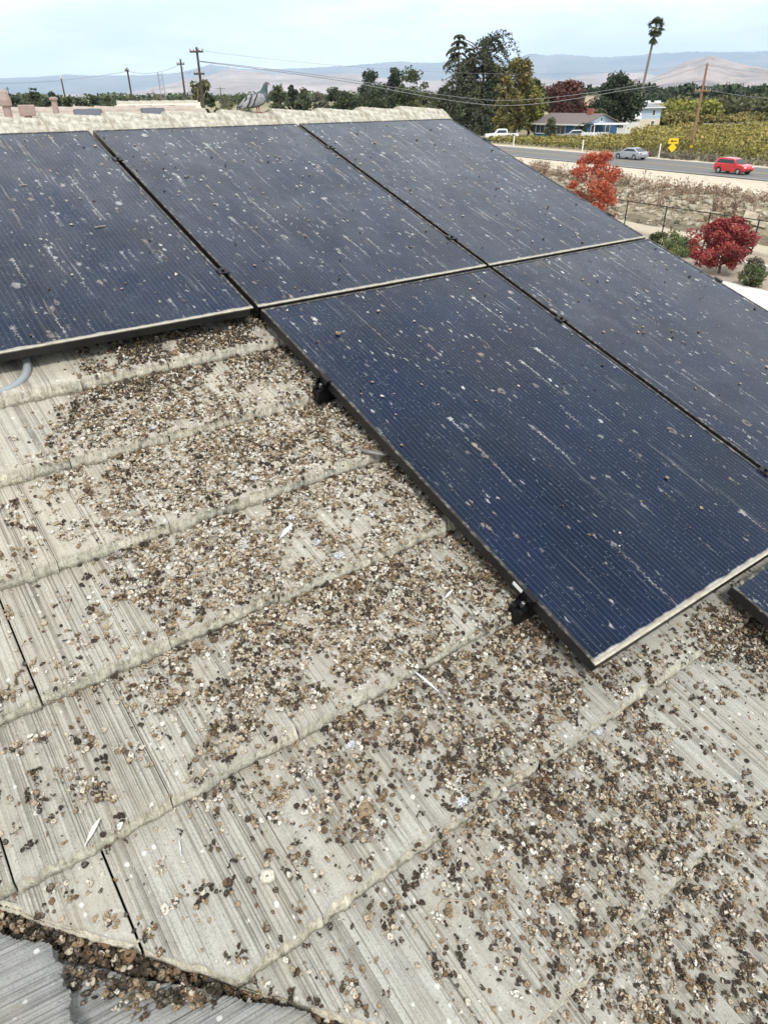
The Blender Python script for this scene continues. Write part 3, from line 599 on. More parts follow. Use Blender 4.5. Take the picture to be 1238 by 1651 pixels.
# ------------------------------------------------------------------ foliage
def leaf_mat(name, c1, c2, c3=None):
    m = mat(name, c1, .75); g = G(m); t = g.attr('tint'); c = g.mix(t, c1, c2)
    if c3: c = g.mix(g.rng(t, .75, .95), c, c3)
    g.col(c); g.b.inputs['Subsurface Weight'].default_value = 0
    return m
M_BARK = noisy('bark', (.10, .075, .055), (.17, .13, .10), 9, .95, .5, .02, stretch=(3, 3, .6))
LM = {'oak': leaf_mat('oak_leaves', (.025, .04, .012), (.09, .11, .035)), 'dark': leaf_mat('dark_leaves', (.012, .022, .010), (.05, .07, .025)),
      'olive': leaf_mat('olive_leaves', (.05, .055, .022), (.15, .15, .06)), 'gold': leaf_mat('gold_leaves', (.06, .065, .02), (.24, .19, .045), (.34, .23, .06)),
      'maroon': leaf_mat('maroon_leaves', (.045, .015, .012), (.16, .05, .035)), 'orange': leaf_mat('orange_leaves', (.26, .045, .02), (.55, .12, .05), (.60, .25, .11)),
      'red': leaf_mat('red_leaves', (.14, .018, .018), (.36, .055, .05), (.42, .15, .11)), 'cedar': leaf_mat('cedar_needles', (.020, .028, .016), (.105, .115, .06)),
      'yellowgreen': leaf_mat('yellow_green_leaves', (.07, .09, .015), (.30, .28, .04)), 'grey': leaf_mat('grey_twigs', (.10, .085, .06), (.22, .19, .14)),
      'palm': leaf_mat('palm_leaves', (.03, .045, .015), (.12, .14, .05)), 'weed': leaf_mat('dry_weeds', (.17, .11, .07), (.38, .27, .18)), 'shrub': leaf_mat('shrub_leaves', (.06, .09, .025), (.20, .23, .09)),
      'vine': leaf_mat('vine_leaves', (.09, .09, .02), (.34, .28, .07), (.45, .32, .10))}
def leaves(C, size, tint, rs, flat=.0, elong=1.4, droop=0):
    """one bent quad per centre"""
    n = len(C); a = rs.normal(size=(n, 3)); a[:, 2] *= (1-flat); a[:, 2] -= droop; a /= np.linalg.norm(a, axis=1)[:, None]
    b = rs.normal(size=(n, 3)); b -= (b*a).sum(1)[:, None]*a; b /= np.linalg.norm(b, axis=1)[:, None]
    sz = (size*(.6+.8*rs.random(n)))[:, None] if np.ndim(size) == 0 else size[:, None]
    nn = np.cross(a, b)
    P = np.stack([C-a*sz*elong*.5, C+b*sz*.42+nn*sz*.1, C+a*sz*elong*.5, C-b*sz*.42+nn*sz*.1], 1).reshape(-1, 3)
    return P, np.arange(4*n).reshape(n, 4), np.repeat(np.clip(tint, 0, 1), 4)
def crown_pts(kind, n, H, R, rs, z0):
    """centres of leaves for a crown of total height H starting at z0, radius R"""
    pts = []; ti = []
    if kind in ('round', 'tall', 'sparse', 'column', 'maple'):
        nc = {'round': 34, 'tall': 46, 'sparse': 30, 'column': 30, 'maple': 95}[kind]; Hc = H-z0
        for c in range(nc):
            t = rs.random(); ang = rs.random()*6.283
            if kind == 'column': w = math.sin(math.pi*min(1, .15+.85*t))**.6
            elif kind == 'tall': w = (1-abs(t-.42)*1.25)
            elif kind == 'maple': w = (.50+.55*math.sin(math.pi*(.12+.78*t)))*rs.uniform(.60, 1.12)*(1-.45*t**4)
            else: w = math.sqrt(max(0.02, 1-(2*t-1)**2))
            w = max(w, .18); rr = R*w*(rs.random()**.45)*.86
            cx, cy, cz = rr*math.cos(ang), rr*math.sin(ang), z0+Hc*(.06+.88*t)
            rc = R*(.22+.22*rs.random())*{'sparse': .75, 'maple': .52}.get(kind, 1.0); m = int(n/nc*(.6+.8*rs.random()))
            d = rs.normal(size=(m, 3)); d /= np.linalg.norm(d, axis=1)[:, None]; d *= (rs.random(m)**.4)[:, None]*rc; d[:, 2] *= .72
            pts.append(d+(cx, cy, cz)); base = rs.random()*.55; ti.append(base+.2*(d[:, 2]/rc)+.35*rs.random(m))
    elif kind == 'cedar':
        tiers = 17
        for k in range(tiers):
            t = k/(tiers-1); z = z0+(H-z0)*(.03+.93*t); L = R*(1-t**1.5*.84)*(.65+.5*rs.random())
            for b in range(rs.integers(4, 7)):
                ang = rs.random()*6.283; m = int(n/tiers/4.6)
                q = rs.random(m)**.8; x = q*L; zz = z+.10*L*q-.55*L*q**2.4; wd_ = (.10+.16*np.sin(np.pi*np.minimum(1, q*.95)))*L
                side = rs.normal(size=m)*wd_*.6; dz = -np.abs(rs.normal(size=m))*.07*L-.02
                pts.append(np.stack([x*math.cos(ang)-side*math.sin(ang), x*math.sin(ang)+side*math.cos(ang), zz+dz], -1)); ti.append(rs.random()*.4+.5*rs.random(m)+.15*q)
    elif kind == 'umbrella':   # bare trunk, long sweeping limbs near the top
        for k in range(26):
            t = rs.random(); ang = rs.random()*6.283; z = z0+(H-z0)*(.15+.8*t); L = R*(.45+.75*rs.random())*(.45+.6*t)
            m = int(n/26); q = rs.random(m)**.7; x = q*L; zz = z+.22*L*np.sin(q*2.2)-.55*L*q**3; side = rs.normal(size=m)*.09*L
            pts.append(np.stack([x*math.cos(ang)-side*math.sin(ang), x*math.sin(ang)+side*math.cos(ang), zz-np.abs(rs.normal(size=m))*.09*L], -1)); ti.append(rs.random()*.3+.4*rs.random(m))
    return np.concatenate(pts), np.concatenate(ti)
def tree(name, label, p, H, R, kind, lm, n=3500, size=.32, z0=None, group=None, seed=0, limbs=7, lean=(0, 0), trunk_r=None, cat='tree', droop=0, trunkmat=None):
    rs = np.random.default_rng(seed+500); t = thing(name, label, cat, T(p[0], p[1], 0, rs.random()*6), group)
    z0 = H*.18 if z0 is None else z0; P, ti = crown_pts(kind, n, H, R, rs, z0)
    V, Fq, tn = leaves(P, size, ti, rs, droop=droop); V[:, 0] += lean[0]*V[:, 2]; V[:, 1] += lean[1]*V[:, 2]
    tr = trunk_r or H*.022; mb = MB(); top = H*(.9 if kind in ('cedar', 'column', 'tall', 'umbrella') else .62)
    mb.tube([(lean[0]*z+.04*math.sin(z), lean[1]*z+.04*math.cos(z*1.3), z) for z in np.linspace(-.2, top, 7)], [tr*(1.3-1.1*k/6) for k in range(7)], 7)
    for k in range(limbs):
        a = rs.random()*6.283; zb = z0*.8+(top-z0*.8)*rs.random()*.8; L = R*(.6+.3*rs.random())
        mb.tube([(lean[0]*zb, lean[1]*zb, zb), (math.cos(a)*L*.5+lean[0]*zb, math.sin(a)*L*.5+lean[1]*zb, zb+L*.35), (math.cos(a)*L+lean[0]*zb, math.sin(a)*L+lean[1]*zb, zb+L*(.55 if kind != 'cedar' else .1))], [tr*.42, tr*.28, tr*.1], 5)
    mb.obj('trunk', trunkmat or M_BARK, t)
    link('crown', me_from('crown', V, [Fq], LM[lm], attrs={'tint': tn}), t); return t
def tree_px(name, label, x, ytop, D, wpx, kind, lm, **k):
    p = at(x, ytop, D); H = max(2.5, p[2]); R = wpx/2/F*D*.98; return tree(name, label, (p[0], p[1]), H, R, kind, lm, seed=int(x*7+ytop), **k)
# near maples
for (x, yb, yt, D, w, lm, lab) in ((951, 330, 240, 39.5, 100, 'orange', 'orange-red young maple beside the wire fence, the taller brighter one'), (1157, 440, 350, 33.6, 96, 'red', 'crimson young maple in front of the wire fence near the driveway')):
    p = at(x, yb, D); H = at(x, yt, D)[2]; R = w/2/F*D
    tree('maple_tree', lab, (p[0], p[1]), H, R*1.08, 'maple', lm, n=10500, size=.08, z0=H*.10, seed=x, limbs=22, trunk_r=.05, group='young red maples by the fence')
# deodars and neighbours in the middle
tree_px('cedar_tree', 'tall drooping cedar with a pointed top, left of the pair', 741, 50, 150, 104, 'cedar', 'cedar', n=8500, size=.27, z0=1.0, droop=.7)
tree_px('cedar_tree', 'tall dark cedar with sweeping flat limbs at its crown, right of the pair', 783, 52, 152, 84, 'umbrella', 'cedar', n=5200, size=.26, z0=8, droop=.5, limbs=16)
tree_px('cedar_tree', 'lower drooping cedar filling the foot of the tall pair', 768, 128, 146, 92, 'cedar', 'cedar', n=8500, size=.30, z0=.5, droop=.6)
tree_px('cedar_tree', 'broad dark cedar filling the gap between the two tall ones', 758, 74, 154, 84, 'cedar', 'dark', n=7500, size=.32, z0=2, droop=.5)
tree_px('cedar_tree', 'dark drooping cedar merging into the yellowing trees', 792, 112, 149, 64, 'cedar', 'dark', n=6500, size=.32, z0=.5, droop=.5)
tree_px('cottonwood_tree', 'olive tree behind the two tall cedars at their left foot', 722, 150, 160, 60, 'round', 'dark', n=3000, size=.4, z0=.4)
tree_px('pine_tree', 'short ragged conifer just left of the tall cedars', 712, 140, 150, 38, 'cedar', 'oak', n=3000, size=.4, z0=.3)
tree_px('poplar_tree', 'tall yellowing tree between the cedars and the blue house', 838, 92, 136, 66, 'tall', 'gold', n=4200, size=.34, z0=1.2, limbs=14)
tree_px('poplar_tree', 'thin golden tree nearest the white pickup', 818, 118, 130, 34, 'column', 'gold', n=2300, size=.32, z0=.8)
tree_px('poplar_tree', 'yellow-green tree crowding the left wall of the blue house', 858, 140, 140, 50, 'round', 'yellowgreen', n=3200, size=.34, z0=.5)
tree_px('cottonwood_tree', 'dark olive tree behind the left side of the tall yellowing tree', 820, 104, 156, 60, 'round', 'olive', n=3200, size=.36, z0=1)
tree_px('cottonwood_tree', 'green and brown tree in the gap behind the golden tree', 800, 100, 150, 44, 'tall', 'olive', n=2400, size=.4, z0=1)
tree_px('oak_tree', 'grey-green tree just right of the golden tree behind the blue house', 868, 125, 165, 36, 'tall', 'olive', n=2200, size=.42)
tree_px('plum_tree', 'large maroon leaved tree behind the roof of the blue house', 916, 133, 172, 70, 'round', 'maroon', n=5200, size=.42, z0=1.0)
tree_px('oak_tree', 'dark round tree left behind the maroon tree', 898, 136, 190, 30, 'round', 'dark', n=1500, size=.5)
tree_px('walnut_tree', 'large dark green tree with several trunks in front of the pale two storey house', 1002, 122, 143, 76, 'tall', 'dark', n=8500, size=.36, z0=1.9, limbs=14)
tree_px('walnut_tree', 'low dark bough mass at the left of the large dark green tree', 978, 158, 146, 40, 'round', 'dark', n=2300, size=.34, z0=1.2)
tree_px('persimmon_tree', 'small brown and gold tree at the gable of the blue house', 966, 175, 138, 30, 'round', 'olive', n=1600, size=.28, z0=1)
tree_px('shrub', 'grey leafy shrub in front of the blue house windows', 890, 190, 131, 20, 'round', 'olive', n=1200, size=.2, z0=.3, cat='shrub')
tree_px('shrub', 'round green shrub under the gable window of the blue house', 940, 200, 131, 16, 'round', 'dark', n=800, size=.2, z0=.2, cat='shrub')
MIDT = [(598, 115, 230, 52, 'round', 'dark', 'broad dark tree left of the tallest clump behind the ridge'), (636, 106, 230, 40, 'tall', 'dark', 'dark upright tree in the clump behind the ridge'),
        (662, 103, 235, 50, 'round', 'oak', 'tallest dark round tree in the clump behind the ridge'), (615, 140, 215, 60, 'round', 'dark', 'low dark tree at the foot of the clump behind the ridge'),
        (655, 142, 210, 54, 'round', 'oak', 'low green tree beside the orange shrub behind the ridge'), (690, 150, 200, 40, 'round', 'olive', 'low olive tree between the clump and the cedars'),
        (447, 138, 260, 32, 'tall', 'oak', 'pointed green tree just right of the pigeon'), (471, 136, 265, 18, 'column', 'dark', 'narrow dark tree second to the right of the pigeon'),
        (489, 143, 262, 26, 'tall', 'oak', 'rounded green tree third to the right of the pigeon'), (515, 150, 270, 30, 'sparse', 'grey', 'brownish bare tree between two green ones right of the pigeon'),
        (538, 141, 262, 30, 'tall', 'dark', 'pointed dark tree left of the broad dark clump'), (556, 144, 250, 34, 'tall', 'oak', 'green tree touching the left edge of the dark clump'),
        (570, 158, 250, 40, 'round', 'dark', 'low tree under the left edge of the dark clump')]
for i, (x, y, D, w, kd, lm, lab) in enumerate(MIDT): tree_px('tree', lab, x, y, D, w, kd, lm, n=2300, size=.5, z0=.5)
LEFTT = [(20, 154, 120, 40, 'round', 'dark', 'dark tree behind the thick vent pipe at the left edge'), (52, 138, 125, 30, 'tall', 'oak', 'tallest tree of the row behind the neighbouring roof'),
         (83, 145, 122, 26, 'round', 'dark', 'second tallest tree of the row, behind the middle vent pipe'), (105, 155, 120, 30, 'round', 'oak', 'low tree under the pale topped pole at left'),
         (128, 157, 124, 30, 'round', 'dark', 'low dark tree in the middle of the row behind the neighbouring roof'), (152, 151, 122, 26, 'round', 'dark', 'rounded tree of the row left of the wooden pole'),
         (176, 152, 124, 24, 'round', 'oak', 'green tree of the row nearest the wooden pole'), (194, 155, 130, 18, 'round', 'olive', 'last small tree of the row at the wooden pole'),
         (66, 158, 118, 50, 'round', 'dark', 'low hedge-like tree at the foot of the two tallest in the row'), (36, 160, 116, 30, 'round', 'dark', 'low dark tree between the vent pipes'),
         (322, 124, 90, 42, 'round', 'olive', 'leafy olive tree around the tall crossarm pole'), (338, 150, 95, 22, 'round', 'oak', 'small green tree right of the tall crossarm pole'),
         (392, 152, 300, 26, 'round', 'oak', 'distant tree just left behind the pigeon'), (365, 155, 320, 24, 'round', 'olive', 'distant pale tree between the crossarm pole and the pigeon')]
for i, (x, y, D, w, kd, lm, lab) in enumerate(LEFTT): tree_px('tree', lab, x, y, D, w, kd, lm, n=1500 if D > 100 else 2300, size=.3, z0=.3)
# bare twisted tree left of the tall pole
t = thing('bare_tree', 'leafless twisted tree with pale forked limbs left of the tall crossarm pole', 'tree', T(*azd(286, 140, 88), 0, 0))
mb = MB(); rs_ = random.Random(5)
def limb(p, d, L, r, k):
    q = [Vector(p)]; d = Vector(d).normalized()
    for i in range(4): d = (d+Vector((rs_.uniform(-.3, .3), rs_.uniform(-.3, .3), rs_.uniform(-.1, .25)))).normalized(); q.append(q[-1]+d*L/4)
    mb.tube(q, [r*(1-.13*i) for i in range(5)], 5)
    if k > 0:
        for j in range(2+(k > 2)): limb(q[rs_.choice((2, 3, 4))], d+Vector((rs_.uniform(-1, 1), rs_.uniform(-1, 1), rs_.uniform(-.1, .8))), L*.66, r*.55, k-1)
Hb = zat(286, 122, 88); limb((0, 0, 0), (0, 0, 1), Hb*.5, .22, 4)
mb.obj('limbs', noisy('pale_bark', (.22, .17, .13), (.32, .26, .2), 5, .9), t)
# palm
p = at(1036, 150, 190); pt_ = at(1058, 44, 190); H = pt_[2]; lx = (pt_[0]-p[0]*1.0)*.72/(H); ly = (pt_[1]-p[1])/H
t = thing('palm_tree', 'very tall slender fan palm standing above the fields', 'tree', T(*azd(1030, 150, 190), 0, 0))
b0 = at(1031, 150, 190); lx = (pt_[0]-b0[0])/H; ly = (pt_[1]-b0[1])/H
mb = MB(); mb.tube([(lx*z, ly*z, z) for z in np.linspace(-.2, H, 9)], [.42, .34, .30, .28, .26, .25, .24, .24, .26], 8); mb.obj('trunk', noisy('palm_bark', (.16, .13, .10), (.24, .2, .16), 4, .95), t)
rs = np.random.default_rng(3); PV = []; PF = []; PT = []; nb = 0
for k in range(95):
    up = rs.uniform(-1.0, 1.45) if k < 66 else rs.uniform(-1.45, -1.0); ang = rs.random()*6.283; L = rs.uniform(.8, 1.15) if k < 66 else rs.uniform(.6, 1.0)
    d = np.array([math.cos(ang)*math.cos(up), math.sin(ang)*math.cos(up), math.sin(up)]); c0 = np.array([lx*H, ly*H, H]) if k < 66 else np.array([lx*(H-1.6), ly*(H-1.6), H-1.2])
    c = c0+d*L*1.15; sd_ = np.cross(d, [.1, 0, 1.]); sd_ /= np.linalg.norm(sd_)+1e-6; nn = np.cross(sd_, d); h = d*.05; PV += [c0+sd_*.03, c0-sd_*.03, c-sd_*.03, c+sd_*.03]; PF.append([nb, nb+1, nb+2, nb+3]); nb += 4; PT += [.3]*4
    for j in range(15):
        a = (j-7)*.2; v = d*math.cos(a)+sd_*math.sin(a)+nn*rs.uniform(-.12, .12); wv = np.cross(v, nn)*.10; e = c+v*L*.95+np.array([0, 0, -.30*L*abs(math.sin(a))-.12])
        m_ = (c+e)/2; PV += [c, m_+wv, e, m_-wv]; PF.append([nb, nb+1, nb+2, nb+3]); nb += 4; PT += [(.10 if up < -.4 else .45)+.4*rs.random()]*4
link('crown', me_from('crown', np.array(PV), [np.array(PF)], LM['palm'], attrs={'tint': PT}), t)
# ------------------------------------------------------------------ far wood, orchard belts and the vineyard
def mass(name, label, cat, cells, lm, n, size, seed, zf=lambda r: 1):
    """belt of crowns: cells = list of (x, y, R, H)"""
    rs = np.random.default_rng(seed); A = []; TT = []
    for (x, y, R, H) in cells:
        m = max(30, int(n)); d = rs.normal(size=(m, 3)); d /= np.linalg.norm(d, axis=1)[:, None]; d *= (rs.random(m)**.35)[:, None]; b = rs.random()*.5
        A.append(np.stack([x+d[:, 0]*R, y+d[:, 1]*R, H*.52+d[:, 2]*H*.48], -1)); TT.append(b+.25*d[:, 2]+.3*rs.random(m))
    V, Fq, tn = leaves(np.concatenate(A), size, np.concatenate(TT), rs)
    o = link(name, me_from(name, V, [Fq], LM[lm], attrs={'tint': tn}), None, I4()); tag(o, label, cat, kind='stuff'); return o
rs = np.random.default_rng(8)
def belt(x0, x1, D0, D1, n, H0, H1, R0, R1):
    o = []
    for k in range(n):
        x = rs.uniform(x0, x1); D = rs.uniform(D0, D1); p = at(x, 150, D); o.append((p[0], p[1], rs.uniform(R0, R1), rs.uniform(H0, H1)))
    return o
mass('far_wood', 'dark distant wood along the foot of the hills', 'trees', belt(1010, 1500, 330, 600, 190, 6.0, 10, 5, 8)+belt(840, 1010, 330, 500, 34, 6, 9.5, 5, 8), 'dark', 170, 1.5, 21)
mass('far_wood', 'olive green distant orchard in front of the dark wood', 'trees', belt(1090, 1500, 270, 340, 60, 3.0, 5.5, 3, 6), 'olive', 150, 1.2, 22)
mass('far_wood', 'blue-green far treeline on the plain behind the ridge', 'trees', belt(-300, 760, 560, 900, 150, 6, 9.5, 7, 14), 'oak', 120, 1.7, 23)
mass('orchard', 'yellowing orchard rows between the vineyard and the wood', 'orchard', belt(1082, 1150, 215, 255, 26, 3.2, 4.8, 2.5, 4.5), 'yellowgreen', 200, .8, 24)
mass('orchard', 'rusty gold orchard belt behind the vineyard', 'orchard', belt(1058, 1130, 178, 205, 34, 1.6, 2.7, 1.6, 2.8)+belt(1130, 1400, 205, 250, 50, .9, 1.7, 2, 4), 'gold', 160, .7, 25)
# vineyard: rows parallel to the road
VV = []; TT = []; rs = np.random.default_rng(31)
for k in range(66):
    n_ = 75.2+k*2.9; smin, smax = -30-n_*1.1, -30+n_*.18; L = smax-smin; dens = 62 if n_ < 110 else (36 if n_ < 170 else 22); m = int(L*dens)
    s_ = rs.uniform(smin, smax, m); az = np.degrees(np.arctan2(ROADD[0]*s_+ROADN[0]*n_, ROADD[1]*s_+ROADN[1]*n_))
    dd_ = np.hypot(ROADD[0]*s_+ROADN[0]*n_, ROADD[1]*s_+ROADN[1]*n_); keep = (az > 7.5) & (az < 40) & ~((n_ > 118) & (az < 17.4)) & (dd_ < np.interp(az, [7.5, 17, 18, 19.2, 22, 26, 40], [124, 127, 131, 143, 150, 163, 190])); s_ = s_[keep]; m = len(s_)
    hgt_ = np.where(np.degrees(np.arctan2(ROADD[0]*s_+ROADN[0]*n_, ROADD[1]*s_+ROADN[1]*n_)) < 17.6, .55, 1.0)*(1.15+.75*vn1(s_*.35+k*31, 77)+.35*vn1(s_*1.3+k*17, 78))
    tt_ = rs.random(m)**.6; z = tt_*hgt_; y_ = n_+rs.normal(size=m)*.42*(.6+.5*tt_)
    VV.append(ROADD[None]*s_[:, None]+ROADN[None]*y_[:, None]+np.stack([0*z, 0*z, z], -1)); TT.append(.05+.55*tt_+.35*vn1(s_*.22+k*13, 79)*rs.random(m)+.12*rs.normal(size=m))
P = np.concatenate(VV); dist = np.hypot(P[:, 0], P[:, 1]); V, Fq, tn = leaves(P, .0+(.10+.0013*dist)*(.6+.8*rs.random(len(P))), np.concatenate(TT), rs)
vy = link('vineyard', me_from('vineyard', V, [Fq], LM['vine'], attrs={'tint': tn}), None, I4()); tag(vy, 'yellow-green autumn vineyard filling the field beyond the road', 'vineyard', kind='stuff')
# weeds, rocks and shrubs of the bank
def tufts(name, label, spots, lm, size, seed, n=40, cat='weeds', kind='stuff'):
    rs = np.random.default_rng(seed); A = []; TT = []
    for (s_, n_, h, R) in spots:
        m = n; q = rs.random(m); a = rs.random(m)*6.283; rr = R*np.sqrt(rs.random(m))*(.35+.65*q)
        p = ws(s_, n_, float(gz(s_, n_))); A.append(np.stack([p[0]+rr*np.cos(a), p[1]+rr*np.sin(a), p[2]+q*h], -1)); TT.append(rs.random()*.4+.5*rs.random(m))
    V, Fq, tn = leaves(np.concatenate(A), size, np.concatenate(TT), rs, elong=2.6, droop=-.8)
    o = link(name, me_from(name, V, [Fq], LM[lm], attrs={'tint': tn}), None, I4())
    return tag(o, label, cat, kind=kind)
rs = np.random.default_rng(51)
sp = [(rs.uniform(-66, -20), rs.normal(49.8, .8), rs.uniform(.35, .95), rs.uniform(.35, .8)) for _ in range(300)]
sp += [(rs.uniform(-66, -18), rs.uniform(44.5, 50.5), rs.uniform(.15, .5), rs.uniform(.3, .9)) for _ in range(260)]
tufts('dry_weeds', 'dry reddish brown weeds along the top of the stony bank', sp, 'weed', .085, 52, 40)
sp = [(rs.uniform(-66, -15), rs.uniform(36, 49), rs.uniform(.12, .4), rs.uniform(.2, .6)) for _ in range(260)]
tufts('dry_weeds', 'sparse pale weeds among the rubble of the ditch', sp, 'grey', .07, 53, 26)
sp = [(rs.uniform(-70, -18), rs.normal(73.1, .45), rs.uniform(.3, .9), rs.uniform(.4, 1.0)) for _ in range(120)]
tufts('dry_weeds', 'brown weedy verge between the road and the vineyard', sp, 'grey', .14, 54, 26)
for (x, y, D, h, lab) in ((1155, 322, 58, 1.0, 'slender dry weed standing on the bank left of the other two'), (1187, 324, 56, 1.1, 'bushiest dry weed standing on the bank near the right edge'), (1222, 330, 54, .9, 'dry weed nearest the right edge on the bank')):
    s_, n_ = sn(at(x, y, D)); tufts('dry_weed', lab, [(s_, n_, h, .28)], 'weed', .09, x, 110, 'weed', 'thing')
for (x, y, D, w, h, lm, lab) in ((1082, 392, 37.5, 1.1, .9, 'shrub', 'wide olive shrub at the foot of the fence, in the middle'), (1102, 396, 36.6, 1.0, .8, 'shrub', 'olive shrub just right of the wide one by the fence'), (1062, 385, 38.4, .8, .7, 'oak', 'dark green shrub left of the wide one by the fence'), (1083, 405, 35.6, .35, .45, 'yellowgreen', 'small bright yellow-green plant by the kerb'), (1215, 428, 31.6, 1.0, .8, 'oak', 'green shrub behind the crimson maple'), (1222, 405, 33.5, .9, .7, 'grey', 'dry grey shrub by the fence at the right edge')):
    p = at(x, y, D); tree('shrub', lab, (p[0], p[1]), h, w*.62, 'round', lm, n=1300, size=.07, z0=.02, seed=x, limbs=4, trunk_r=.02, cat='shrub', group='shrubs by the wire fence')
M_ROCK = noisy('rubble', (.52, .46, .35), (.28, .235, .17), 3, .95, .4, .03)
def rocks(spots, seed):
    rs = np.random.default_rng(seed); V = []; Fq = []; nb = 0
    cube = np.array([(x, y, z) for z in (-1, 1) for y in (-1, 1) for x in (-1, 1)], float); cf = np.array([(0, 2, 3, 1), (4, 5, 7, 6), (0, 1, 5, 4), (2, 6, 7, 3), (0, 4, 6, 2), (1, 3, 7, 5)])
    for (s_, n_, r) in spots:
        c = cube*(1+rs.uniform(-.45, .2, (8, 1)))*np.array([r*rs.uniform(.7, 1.5), r*rs.uniform(.6, 1.1), r*rs.uniform(.3, .75)])
        a = rs.uniform(0, 6.28); b = rs.uniform(-.6, .6); Rz = np.array([[math.cos(a), -math.sin(a), 0], [math.sin(a), math.cos(a), 0], [0, 0, 1]]); Rx = np.array([[1, 0, 0], [0, math.cos(b), -math.sin(b)], [0, math.sin(b), math.cos(b)]])
        V.append(c@Rx.T@Rz.T+ws(s_, n_, float(gz(s_, n_))+r*.15)); Fq.append(cf+nb); nb += 8
    return np.concatenate(V), np.concatenate(Fq)
rs = np.random.default_rng(61); spots = [(rs.uniform(-60, -12), 51-abs(rs.normal(0, 3.6)), rs.uniform(.06, .24)*(1.5 if rs.random() < .06 else 1)) for _ in range(2600)]
spots += [(rs.uniform(-50, -15), rs.uniform(36, 46), rs.uniform(.03, .10)) for _ in range(500)]
V, Fq = rocks([s for s in spots if s[1] > 36 and not (s[1] > 44 and s[0] < -50 and rs.random() < .5)], 62)
rk = link('rubble', me_from('rubble', V, [Fq], M_ROCK), None, I4()); tag(rk, 'pale broken rubble spread over the bank below the road', 'rubble', kind='stuff')
for (x, y, D, w, h, lab) in ((1209, 350, 48, .75, .55, 'large tan concrete slab propped on the rubble bank'), (1222, 362, 47, .8, .3, 'flat pale slab lying just below the large tan one')):
    p = at(x, y, D); mb = MB(); mb.box(-w/2, w/2, -.12, .12, -h/2, h/2)
    o = mb.obj('concrete_slab', M_ROCK, None, Matrix.Translation(p) @ Matrix.Rotation(-.35, 4, 'Z') @ Matrix.Rotation(-.6, 4, 'X') @ Matrix.Rotation(.25, 4, 'Y'), bevel=.03); tag(o, lab, 'slab')
# ------------------------------------------------------------------ wire fence
M_FB = mat('black_fence_coating', (.015, .014, .013), .5)
fn = thing('wire_fence', 'black wire mesh fence with posts along the ditch', 'fence', MT)
FS0, FS1, FN, FH = -47.3, -7.9, 31.8, 1.52
mb = MB(); mb.tube([(TS*x, FN, FH) for x in (FS0, FS1)], .024, 8); mb.obj('top_rail', M_FB, fn, MT)
k = 0; s_ = FS0
while s_ <= FS1+.01:
    mb = MB(); mb.tube([(TS*s_, FN, -.1), (TS*s_, FN, FH+.05)], .033, 8); mb.obj('post', M_FB, fn, MT); s_ += 2.627
V = []; Fq = []; nb = 0; w = .0022; pitch = .075
for x0 in np.arange(FS0-FH, FS1, pitch*1.414):
    for dr_ in (1, -1):
        a = np.array([x0, 0.03]) if dr_ > 0 else np.array([x0+FH, 0.03]); b = a+np.array([dr_*FH, FH-.03])
        if min(a[0], b[0]) < FS0 or max(a[0], b[0]) > FS1: continue
        V += [(TS*(a[0]-w), FN, a[1]), (TS*(a[0]+w), FN, a[1]), (TS*(b[0]+w), FN, b[1]), (TS*(b[0]-w), FN, b[1])]
        V += [(TS*a[0], FN-w, a[1]), (TS*a[0], FN+w, a[1]), (TS*b[0], FN+w, b[1]), (TS*b[0], FN-w, b[1])]; Fq += [(nb, nb+1, nb+2, nb+3), (nb+4, nb+5, nb+6, nb+7)]; nb += 8
link('wire_mesh', me_from('wire_mesh', V, [np.array(Fq)], M_FB), fn, MT)
